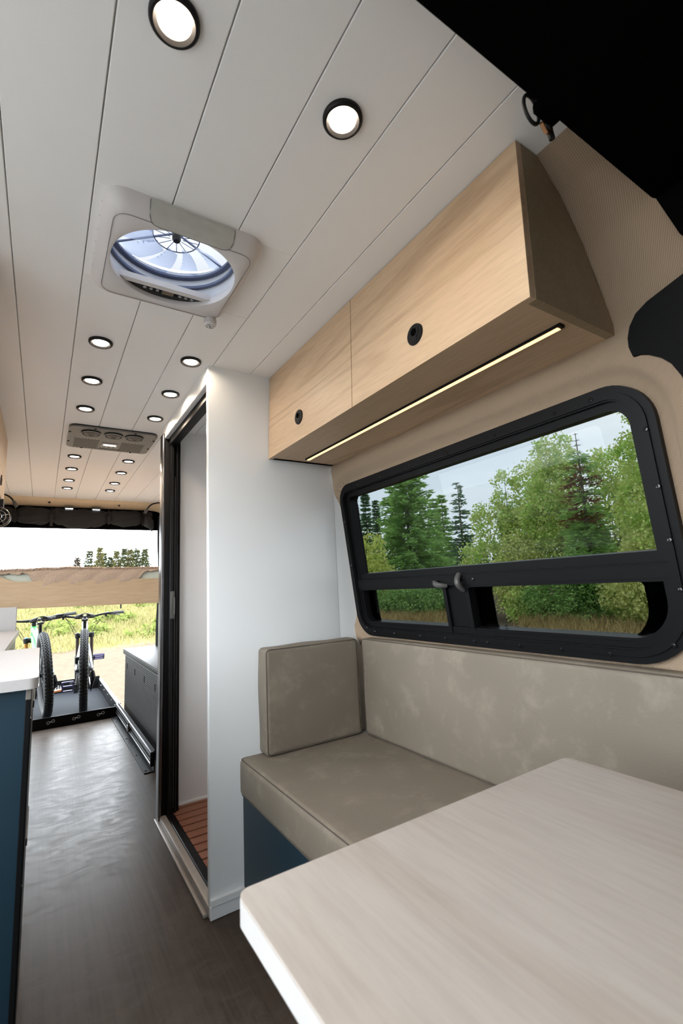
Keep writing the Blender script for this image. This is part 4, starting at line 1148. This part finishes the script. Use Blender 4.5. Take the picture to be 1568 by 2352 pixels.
    for s_ in (-1, 1):
        a = crank_a+(0 if s_ > 0 else PI)
        p1 = BB+Vector((s_*.062, .172*math.cos(a), .172*math.sin(a)))
        cr_ = part('crank', MB().tube([BB+Vector((s_*.050, 0, 0)), p1], [.014, .011], 10).tube([p1+Vector((-s_*.008, 0, 0)), p1+Vector((s_*.02, 0, 0))], .009, 10), BLACKM if fm2 is not MINTP else BLACKM, b, 40, True)
        pm = MB(); pc = p1+Vector((s_*.072, 0, 0)); tl = .55 if fm2 is not MINTP else .05
        ey = Vector((0, math.cos(tl), -math.sin(tl))); ez = Vector((0, math.sin(tl), math.cos(tl)))
        if s_ < 0 and fm2 is not MINTP: ey = Vector((0, .25, -.97)); ez = Vector((0, .97, .25))
        def pbox(x0, x1, u0, u1, h):
            V = [pc+Vector((x, 0, 0))+ey*u+ez*w_ for x in (x0, x1) for u in (u0, u1) for w_ in (-h, h)]
            pm.add(V, [(0, 1, 3, 2), (4, 6, 7, 5), (0, 4, 5, 1), (2, 3, 7, 6), (0, 2, 6, 4), (1, 5, 7, 3)])
        pbox(-.050, -.038, -.048, .048, .0075); pbox(.040, .050, -.048, .048, .0075)
        pbox(-.04, .042, -.050, -.038, .0075); pbox(-.04, .042, .038, .050, .0075); pbox(-.045, .045, -.009, .009, .008)
        part('pedal', pm, pedm, cr_, 30, True)
    part('derailleur', MB().tube([ax+Vector((.072, -.005, -.02)), ax+Vector((.078, -.02, -.07)), ax+Vector((.066, .01, -.13)), ax+Vector((.060, .05, -.185))], [.014, .018, .013, .009], 8).lathe([(.02, -.004), (.02, .004)], ax+Vector((.058, .05, -.185)), 'x', 12).lathe([(.02, -.004), (.02, .004)], ax+Vector((.058, .005, -.12)), 'x', 12), BLACKM, b, 40, True)
    P = [ax+Vector((.043, -.04, .07)), BB+Vector((.047, .0, .066))]; P2 = [ax+Vector((.058, .05, -.205)), BB+Vector((.047, .0, -.066))]
    part('chain', MB().tube(P, .0035, 5).tube(P2, .0035, 5), DKALU, b, 60, True)
    return b
bike('mountain_bike', 'silver mountain bike with dark purple pedals, right in the tray', (.362, 5.03, .001), math.radians(-4), math.radians(-1), SILVERP, SILVERP, plain('dark_stanchion', (.05, .04, .035), .2, .6), PURPLE, .68)
bike('mountain_bike', 'green and mint mountain bike with bronze fork, left in the tray', (.075, 5.03, .001), math.radians(5), math.radians(-4), GREENP, MINTP, BRONZE, ORANGE, -1.4)

# hook and cord at the headliner edge
hk = thing('hook_cord', 'black cord loop with small brass hook at the headliner edge', 'hook', (.62, .34, 1.69))
P = [(.598+.018*math.cos(a), .337, 1.722+.024*math.sin(a)) for a in [2*PI*k/20 for k in range(20)]]
part('loop', MB().tube(P, .0028, 8, True), BLACKP, hk)
part('hook', MB().tube([(.612, .332, 1.702), (.626, .334, 1.695), (.637, .336, 1.703), (.645, .336, 1.712)], .0035, 8), COPPER, hk)
part('toggle', MB().tube([(.640, .338, 1.725), (.648, .338, 1.698)], .005, 8), BLACKP, hk)
part('band', MB().box(.60, .65, .318, .338, 1.715, 1.735, .004, 1), BLACKF, hk)

# ================================================================== OUTSIDE
GZ = -.65
def terr(x, y):
    k = 1-sm(.42, .75, x/max(y, .5)) if y > 0 else 0
    d = math.hypot(x, y)
    hgt = 1.15*sm(17, 28, d)+1.0*sm(26, 46, d)
    return GZ+k*hgt+.05*math.sin(x*.7)*math.sin(y*.5)*sm(6, 14, d)
def ground_mat():
    m, n, b = new_mat('dry_ground')
    tcn = n.nodes.new('ShaderNodeTexCoord'); sep = n.nodes.new('ShaderNodeSeparateXYZ'); lk(n, tcn.outputs['Object'], sep.inputs[0])
    v = tcn.outputs['Object']
    grav = ramp(n, noise(n, v, 6, 6, .7), [(.3, (.080, .058, .038)), (.55, (.106, .080, .054)), (.75, (.130, .103, .074))])
    dry = ramp(n, noise(n, v, 1.3, 6, .7), [(.3, (.24, .175, .09)), (.5, (.36, .275, .14)), (.7, (.46, .37, .20))])
    green = ramp(n, noise(n, v, .8, 6, .7), [(.3, (0.116, 0.125, 0.034)), (.5, (0.173, 0.173, 0.059)), (.7, (0.243, 0.207, 0.097))])
    # distance based zones (world layout)
    def math_(op, a, b_=None):
        x = n.nodes.new('ShaderNodeMath'); x.operation = op
        for i, q in enumerate((a, b_)):
            if q is None: continue
            if isinstance(q, (int, float)): x.inputs[i].default_value = q
            else: lk(n, q, x.inputs[i])
        return x.outputs[0]
    wob = math_('MULTIPLY', math_('SUBTRACT', noise(n, v, .5, 3), .5), 4)
    X, Y = sep.outputs['X'], sep.outputs['Y']
    gmask = math_('MULTIPLY', math_('GREATER_THAN', math_('ADD', Y, wob), 17.5), math_('LESS_THAN', X, 12.0))
    # path leading away from the van on the right, and the gravel pull-out
    path = math_('LESS_THAN', math_('ABSOLUTE', math_('ADD', math_('SUBTRACT', Y, math_('MULTIPLY', X, .835)), math_('MULTIPLY', wob, .12))), 1.15)
    pull = math_('LESS_THAN', math_('ADD', X, math_('MULTIPLY', wob, .35)), 9.8)
    road = math_('GREATER_THAN', X, 42.0)
    gm = math_('MINIMUM', math_('ADD', math_('ADD', path, pull), road), 1.0)
    c = mixc(n, gm, dry, grav)
    c = mixc(n, gmask, c, green)
    bounce_lot = math_('LESS_THAN', math_('ADD', X, math_('MULTIPLY', wob, .1)), -1.3)  # unseen pale ground zone, added to bounce daylight up to the ceiling
    c = mixc(n, bounce_lot, c, ramp(n, noise(n, v, 5, 6, .7), [(.3, (.17, .16, .145)), (.7, (.22, .208, .192))]))
    lk(n, c, b.inputs['Base Color']); b.inputs['Roughness'].default_value = 1; b.inputs['Specular IOR Level'].default_value = .1
    bump(n, b, noise(n, v, 12, 5, .7), .6, .05)
    return m
xs = [-60+2*k for k in range(30)]+[k*1.0 for k in range(0, 50)]+[50+4*k for k in range(25)]
ysg = [-40+4*k for k in range(10)]+[k*1.0 for k in range(0, 60)]+[60+5*k for k in range(20)]
mb = MB(); nx = len(xs)
mb.v = [(x, y, terr(x, y)) for y in ysg for x in xs]
mb.f = [(j*nx+i, j*nx+i+1, (j+1)*nx+i+1, (j+1)*nx+i) for j in range(len(ysg)-1) for i in range(nx-1)]
o = mesh_obj('ground', mb, ground_mat(), 60, org=(0, 0, 0)); tag(o, 'dry grass and gravel ground outside the van', None, None, 'structure')

def fast(name, V, F, m, parent=None):
    me = bpy.data.meshes.new(name)
    V = np.asarray(V, dtype=np.float32); F = np.asarray(F, dtype=np.int32); k = F.shape[1]
    me.vertices.add(len(V)); me.vertices.foreach_set('co', V.ravel())
    me.loops.add(F.size); me.loops.foreach_set('vertex_index', F.ravel())
    me.polygons.add(len(F)); me.polygons.foreach_set('loop_start', np.arange(0, F.size, k, dtype=np.int32))
    me.polygons.foreach_set('loop_total', np.full(len(F), k, dtype=np.int32))
    me.update(calc_edges=True); me.validate()
    me.materials.append(m)
    o = bpy.data.objects.new(name, me); COL.objects.link(o)
    if parent: o.parent = parent
    return o
def unit(a): return a/np.maximum(1e-9, np.linalg.norm(a, axis=1, keepdims=True))
def sprays(P, D, L, W, rg, bend=.25):
    """leaf shaped quads at P pointing along D"""
    D = unit(D); side = unit(np.cross(D, rg.normal(size=D.shape)))
    n_ = np.cross(D, side)
    L = L[:, None]; W = W[:, None]
    a = P; b = P+D*L*.45+side*W*.5+n_*L*bend*.15; c = P+D*L-n_*L*bend*.2; d = P+D*L*.45-side*W*.5+n_*L*bend*.15
    V = np.stack([a, b, c, d], 1).reshape(-1, 3)
    F = np.arange(len(V)).reshape(-1, 4)
    return V, F
def spruce(name, label, x, y, Hh, Rr, seed, m, group, dens=1.0, leafL=.30, bare=0.0, openness=.0, p=.85, dead=None, z0f=.03):
    rg = np.random.default_rng(seed); z0 = terr(x, y)-.05
    t = thing(name, label, 'tree', (x, y, z0), group=group)
    part('trunk', MB().tube([(0, 0, 0), (.02*Hh*.1, 0, Hh*.5), (0, 0, Hh*.985)], [Hh*.017, Hh*.010, .012], 8), BARK, t, 60, True)
    P = []; D = []; DP = []; DD = []
    tw = MB()
    nl = int(Hh/ (.24 if Hh > 7 else .2)*dens)
    for l in range(nl):
        f = z0f+(1-z0f)*(l+rg.uniform(-.3, .3))/nl
        f = min(.995, max(.01, f)); z = f*Hh
        Lb = Rr*(1-f)**p*rg.uniform(.72, 1.12)+.06
        if f > 1-bare: 
            nb = 4
        else: nb = int(5+4*(1-f))
        a0 = rg.uniform(0, 6.28)
        for k in range(nb):
            if rg.random() < openness: continue
            a = a0+k*2*PI/nb+rg.uniform(-.35, .35); Lk = Lb*rg.uniform(.7, 1.15)
            up = .35*(f-.45)
            dirv = np.array([math.cos(a), math.sin(a), up]); dirv /= np.linalg.norm(dirv)
            n_ = max(3, int(Lk/.10))
            tt = np.linspace(.12, 1, n_)
            pts = np.array([0, 0, z])+dirv*(tt*Lk)[:, None]; pts[:, 2] -= .22*Lk*tt**2-.10*Lk*tt**4
            if f > 1-bare or l % 3 == 0:
                tw.tube([(0, 0, z), tuple(pts[n_//2]), tuple(pts[-1])], [.018*Hh/9, .012*Hh/9, .004], 5)
            if f > 1-bare: 
                continue
            lat = np.array([-math.sin(a), math.cos(a), 0])
            rep = 6
            Q = np.repeat(pts, rep, 0)+rg.normal(scale=.04+.02*Lk, size=(n_*rep, 3))
            Dd = dirv+lat*rg.uniform(-1.2, 1.2, (n_*rep, 1))+np.array([0, 0, 1])*rg.uniform(-.45, .25, (n_*rep, 1))
            if dead and rg.random() < dead[2] and dead[0] < f < dead[1]:
                DP.append(Q); DD.append(Dd)
            else: P.append(Q); D.append(Dd)
    if tw.v: part('branches', tw, BARK, t, 60, True)
    P = np.concatenate(P); D = np.concatenate(D)
    L = leafL*rg.uniform(.6, 1.15, len(P))*(.5+.5*Hh/9 if Hh < 9 else 1)
    V, F = sprays(P, D, L, L*.30, rg); fast('needles', V, F, m, t)
    if DP:
        P = np.concatenate(DP); D = np.concatenate(DD); L = leafL*rg.uniform(.5, 1.0, len(P)); V, F = sprays(P, D, L, L*.22, rg); fast('dead_needles', V, F, DEAD, t)
    return t
def leafy(name, label, cat, x, y, blobs, seed, m, group, count, size=.10, trunkr=.09, bark=None, droop=.3, shell=.55, zoff=0):
    """blobs: (dx,dy,z,rx,ry,rz) crown clumps"""
    rg = np.random.default_rng(seed); z0 = terr(x, y)-.04+zoff
    t = thing(name, label, cat, (x, y, z0), group=group)
    tk = MB(); top = max(b_[2] for b_ in blobs)
    cx = np.mean([b_[0] for b_ in blobs]); cyy = np.mean([b_[1] for b_ in blobs])
    tk.tube([(0, 0, 0), (cx*.3, cyy*.3, top*.45), (cx, cyy, top*.95)], [trunkr, trunkr*.7, trunkr*.15], 8)
    for b_ in blobs:
        zz = b_[2]*.55
        tk.tube([(cx*.3*min(1, zz/(top*.45)), cyy*.3*min(1, zz/(top*.45)), zz), (b_[0]*.6, b_[1]*.6, b_[2]*.85), (b_[0], b_[1], b_[2]+b_[5]*.6)], [trunkr*.4, trunkr*.25, trunkr*.06], 6)
    part('stem', tk, bark or BARKL, t, 60, True)
    vol = np.array([b_[3]*b_[4]*b_[5] for b_ in blobs])**.72; vol = vol/vol.sum()
    PP = []; DD = []
    for b_, f in zip(blobs, vol):
        nn = int(count*f)
        nc = max(8, nn//26)                      # small leaf sprigs
        q = unit(rg.normal(size=(nc, 3)))*(shell+(1-shell)*rg.random((nc, 1))**.6)*np.array(b_[3:6])+np.array(b_[:3])
        s = np.repeat(q, 26, 0); s = s+rg.normal(scale=.16*(min(b_[3:6])**.5)*.8, size=s.shape)
        d = unit(s-np.array(b_[:3]))*.5+rg.normal(size=s.shape)*.7+np.array([0, 0, -droop])
        PP.append(s); DD.append(d)
    P = np.concatenate(PP); D = np.concatenate(DD); ok = P[:, 2] > .03; P = P[ok]; D = D[ok]
    L = size*rg.uniform(.7, 1.3, len(P))
    V, F = sprays(P, D, L, L*.72, rg); fast('leaves', V, F, m, t)
    return t
G1 = 'trees beyond the side window'
spruce('spruce_tree', 'large dense spruce filling the left of the upper window pane', 17.7, 20.4, 9.6, 2.55, 11, SPR, G1, 1.15, .34, p=.62)
spruce('spruce_tree', 'leftmost small distant spruce at the window edge', 31.1, 45.4, 12.2, 1.05, 12, SPRD, G1, .8, .55)
spruce('spruce_tree', 'second small distant spruce from the window edge', 29.3, 40.5, 11.5, 1.0, 13, SPRD, G1, .8, .5)
spruce('spruce_tree', 'thin distant spruce just left of the large dense spruce', 36.2, 47.8, 12.5, .75, 14, SPRD, G1, .8, .5)
spruce('spruce_tree', 'spruce half hidden right behind the large dense spruce', 26.5, 27.2, 8.4, 1.15, 15, SPR, G1, .9, .36)
spruce('spruce_tree', 'spruce standing left of the slender open spruce', 28.4, 28.2, 9.0, 1.25, 16, SPR, G1, .9, .36)
spruce('spruce_tree', 'slender open spruce alone against the sky', 25.0, 23.1, 8.8, 1.35, 17, SPRD, G1, .95, .30, openness=.25)
spruce('spruce_tree', 'tiny far spruce between slender spruce and poplars, left one', 45.6, 39.0, 6.2, 1.0, 18, SPRD, G1, .8, .5)
spruce('spruce_tree', 'tiny far spruce between slender spruce and poplars, right one', 47.0, 38.0, 5.9, .9, 19, SPRD, G1, .8, .5)
spruce('spruce_tree', 'wide low spruce behind the foot of the slender spruce', 30.0, 28.5, 4.6, 2.0, 20, SPRD, G1, .9, .4)
spruce('spruce_tree', 'spruce with bare twiggy top and brown dead patches among poplars', 15.7, 8.8, 6.7, 1.25, 21, SPR, G1, 1.0, .26, bare=.13, dead=(.48, .82, .42))
spruce('spruce_tree', 'low dark spruce in front of the poplars', 15.4, 8.7, 3.4, 1.9, 22, SPR, G1, 1.2, .22, p=.6)
leafy('poplar_tree', 'yellow-green young poplar left of the large dense spruce', 'tree', 14.4, 19.5, [(0, 0, 3.2, .7, .7, 1.1), (.3, .3, 2.0, 1.0, 1.0, 1.2), (-.4, .5, 1.2, 1.1, 1.1, 1.0)], 31, POPY, G1, 7000, .12)
leafy('poplar_tree', 'lower yellow-green poplar under the distant spruces', 'tree', 14.0, 20.8, [(0, 0, 2.2, .8, .8, 1.0), (.2, .5, 1.3, 1.1, 1.1, 1.0)], 32, POPY, G1, 5000, .12)
leafy('poplar_tree', 'leftmost rounded poplar of the right-hand group', 'tree', 16.8, 12.8, [(0, 0, 5.4, .55, .55, 1.0), (-.3, .5, 4.2, .9, .9, 1.0), (.2, -.4, 3.4, 1.1, 1.1, 1.1), (-.6, .8, 2.4, 1.1, 1.1, 1.0), (.2, 0, 1.6, 1.2, 1.2, 1.0)], 33, POP, G1, 12000, .115)
leafy('poplar_tree', 'second poplar from the left in the right-hand group', 'tree', 18.1, 12.3, [(0, 0, 5.9, .7, .7, 1.0), (.3, -.5, 4.8, 1.0, 1.0, 1.2), (-.3, .4, 3.8, 1.1, 1.1, 1.1), (0, 0, 2.5, 1.3, 1.3, 1.2)], 34, POP, G1, 12000, .115)
leafy('poplar_tree', 'tall bright green poplar left of the bare-topped spruce', 'tree', 17.0, 10.6, [(-.1, .3, 6.3, .5, .5, .85), (.1, -.4, 6.2, .45, .45, 1.1), (0, 0, 5.2, .95, .95, 1.1), (-.2, .4, 4.0, 1.1, 1.1, 1.2), (.2, -.2, 2.8, 1.2, 1.2, 1.2)], 35, POP, G1, 13000, .115)
leafy('poplar_tree', 'poplar right of the bare-topped spruce', 'tree', 17.1, 8.5, [(0, 0, 5.3, .7, .7, .9), (.2, -.5, 4.5, .9, .9, 1.0), (0, .2, 3.3, 1.2, 1.2, 1.2), (.1, -.4, 2.2, 1.3, 1.3, 1.1)], 36, POP, G1, 11000, .115)
leafy('poplar_tree', 'near poplar with overhanging branches at the right window edge', 'tree', 14.6, 5.9, [(0, 0, 6.2, .6, .6, .9), (.1, .35, 5.3, .75, .8, .5), (0, 0, 4.4, .9, .85, .8), (0, .3, 3.5, 1.0, 1.0, .9), (.0, 0, 2.4, 1.1, 1.1, 1.0)], 37, POP, G1, 12000, .10)
leafy('willow_shrub', 'pale yellow-green willow under the leftmost rounded poplar', 'shrub', 15.6, 11.6, [(0, 0, 2.5, .7, .7, .9), (.2, -.5, 1.8, .8, .8, .8), (-.3, .5, 1.6, .8, .8, .8), (0, 0, .9, 1.0, 1.0, .8)], 38, WIL, G1, 9000, .095, .05, droop=.8)
leafy('willow_shrub', 'pale yellow willow at the lower right corner of the upper pane', 'shrub', 13.8, 6.3, [(0, 0, 2.0, .45, .5, .7), (.0, .3, 1.4, .55, .6, .6), (0, -.2, .9, .6, .6, .6)], 39, WIL, G1, 5000, .09, .04, droop=.9)
G2 = 'bushes seen through the lower vents'
leafy('leafy_bush', 'green bush seen through the left lower vent', 'bush', 14.9, 17.4, [(0, 0, .8, 1.1, 1.1, .8), (-.5, .8, .6, .8, .8, .6), (.5, -.7, .7, .7, .7, .6)], 41, BUSH, G2, 7000, .11, .04, BARK)
leafy('leafy_bush', 'bush at the left end of the left lower vent', 'bush', 14.4, 19.0, [(0, 0, .7, .9, .9, .7)], 42, BUSH, G2, 3500, .11, .04, BARK)
leafy('leafy_bush', 'bush at the right end of the left lower vent', 'bush', 16.6, 17.0, [(0, 0, .9, 1.0, 1.0, .8)], 43, BUSH, G2, 4000, .11, .04, BARK)
leafy('leafy_bush', 'large dark bush in the middle of the right lower vent', 'bush', 15.0, 9.7, [(0, 0, .9, .9, 1.0, .9), (.2, .9, .7, .7, .8, .7), (0, -.8, .9, .8, .8, .9)], 44, BUSH, G2, 9000, .085, .04, BARK)
leafy('leafy_bush', 'bright bush beside the dirt path in the right lower vent', 'bush', 15.0, 11.2, [(0, 0, .6, .6, .6, .6)], 45, POP, G2, 2500, .085, .03, BARK)
leafy('leafy_bush', 'tall weedy bush at the right end of the right lower vent', 'bush', 14.6, 7.3, [(0, 0, .9, .6, .7, .9), (0, -.6, .8, .6, .6, .8)], 46, WIL, G2, 5000, .085, .03, BARK)
FARG = leaf('far_conifer_green', (.030, .036, .018), (.050, .058, .026), (.080, .088, .038), .8, .2)
FARY = leaf('far_conifer_yellow', (.060, .062, .022), (.095, .092, .034), (.13, .12, .05), .8, .2)
FARB = leaf('far_conifer_brown', (.040, .030, .022), (.062, .046, .032), (.085, .066, .045), .8, .2)
# far trees on the hill behind the van
G3 = 'small conifers on the hill behind the van'
hx = [(2.4, 45, 5.1, 'leftmost brownish conifer above the bed', FARB, .45), (2.62, 46, 4.3, 'short conifer touching the leftmost brownish one', FARG, .35), (3.3, 45, 5.7, 'wide airy conifer second in line above the bed', FARG, .75), (4.05, 44.8, 5.95, 'tallest slim pale conifer above the bed', FARY, .5), (4.5, 46, 5.6, 'thin conifer right of the tallest slim one', FARG, .45),
      (4.9, 45, 5.15, 'short conifer in the middle of the right-hand clump', FARG, .5), (5.35, 44.7, 5.65, 'bushy yellow-green conifer in the right-hand clump', FARY, .65), (5.95, 44.6, 5.85, 'pointed conifer left of the black curtain clump', FARG, .6), (6.4, 44.5, 5.8, 'conifer second from the black curtain', FARY, .6), (6.95, 44.4, 5.85, 'conifer next to the black curtain', FARG, .7), (7.6, 44.3, 5.8, 'conifer partly behind the black curtain', FARG, .7)]
for i, (x, y, tp_, lab, m_, R_) in enumerate(hx):
    g = terr(x, y); hgt = (tp_+GZ)-g
    spruce('conifer', lab, x, y, hgt, R_*1.15, 60+i, m_, G3, 2.0, .30, openness=.05)
# shrubs on the hillside
rs_ = random.Random(5)
sh = [(4.4, 20.5, 'low green shrub on the hillside just left of the black curtain'), (3.5, 19.2, 'low green shrub on the hillside between silver bike and locker'), (2.7, 22.6, 'low green shrub above the right handlebar of the silver bike'), (1.4, 20.5, 'low green shrub seen between the two bikes'), (.3, 21.8, 'low green shrub left of the green bike frame'), (4.9, 25.5, 'small far shrub high on the hillside right of the bikes'), (2.0, 26.5, 'small far shrub high on the hillside between the saddles')]
for i, (x, y, lab) in enumerate(sh):
    r_ = rs_.uniform(.40, .65)
    leafy('low_shrub', lab, 'shrub', x, y, [(0, 0, r_*.30, r_*1.5, r_, r_*.40), (r_*.7, .2, r_*.22, r_, r_*.8, r_*.3)], 80+i, JUN, 'low shrubs on the hillside', 1000, .12, .02, BARK)
# grass
def blades(name, label, pts, hmin, hmax, m, seed, wid=.014):
    rg = np.random.default_rng(seed); n_ = len(pts)
    a = rg.uniform(0, 6.28, n_); hh = rg.uniform(hmin, hmax, n_)
    P = np.array(pts); s = np.stack([np.cos(a), np.sin(a), np.zeros(n_)], 1)*wid*rg.uniform(.6, 1.6, (n_, 1))
    ln = np.stack([rg.normal(size=n_), rg.normal(size=n_), np.zeros(n_)], 1)*(hh*.28)[:, None]
    mid = P+ln*.35+np.array([0, 0, 1])*(hh*.6)[:, None]
    tip = P+ln+np.array([0, 0, 1])*hh[:, None]
    V = np.stack([P-s, P+s, mid+s*.6, tip, mid-s*.6], 1).reshape(-1, 3)
    F = np.arange(len(V)).reshape(-1, 5)
    o = fast(name, V, F, m); tag(o, label, 'grass', None, 'stuff')
rg = np.random.default_rng(4)
pts = []
while len(pts) < 42000:
    x = rg.uniform(9.6, 24); y = rg.uniform(3, 24)
    if x+rg.normal()*.5 < 10.2 and rg.random() < .8: continue
    if abs(y-.835*x+rg.normal()*.25) < 1.1: continue
    if rg.random() < (x-9)/18: continue
    pts.append((x, y, terr(x, y)-.01))
blades('dry_grass', 'dry yellow-brown grass outside the side window', pts, .10, .55, DRYG, 8, .010)
pts = []
while len(pts) < 42000:
    y = rg.uniform(16.5, 36); x = rg.uniform(-3, .36*y)
    dens = sm(16.5, 19.5, y)
    if rg.random() > dens: continue
    pts.append((x, y, terr(x, y)-.01))
blades('hill_grass', 'yellow-green grass on the hillside behind the van', pts, .08, .30, HILLG, 9, .018)
# distant mountain
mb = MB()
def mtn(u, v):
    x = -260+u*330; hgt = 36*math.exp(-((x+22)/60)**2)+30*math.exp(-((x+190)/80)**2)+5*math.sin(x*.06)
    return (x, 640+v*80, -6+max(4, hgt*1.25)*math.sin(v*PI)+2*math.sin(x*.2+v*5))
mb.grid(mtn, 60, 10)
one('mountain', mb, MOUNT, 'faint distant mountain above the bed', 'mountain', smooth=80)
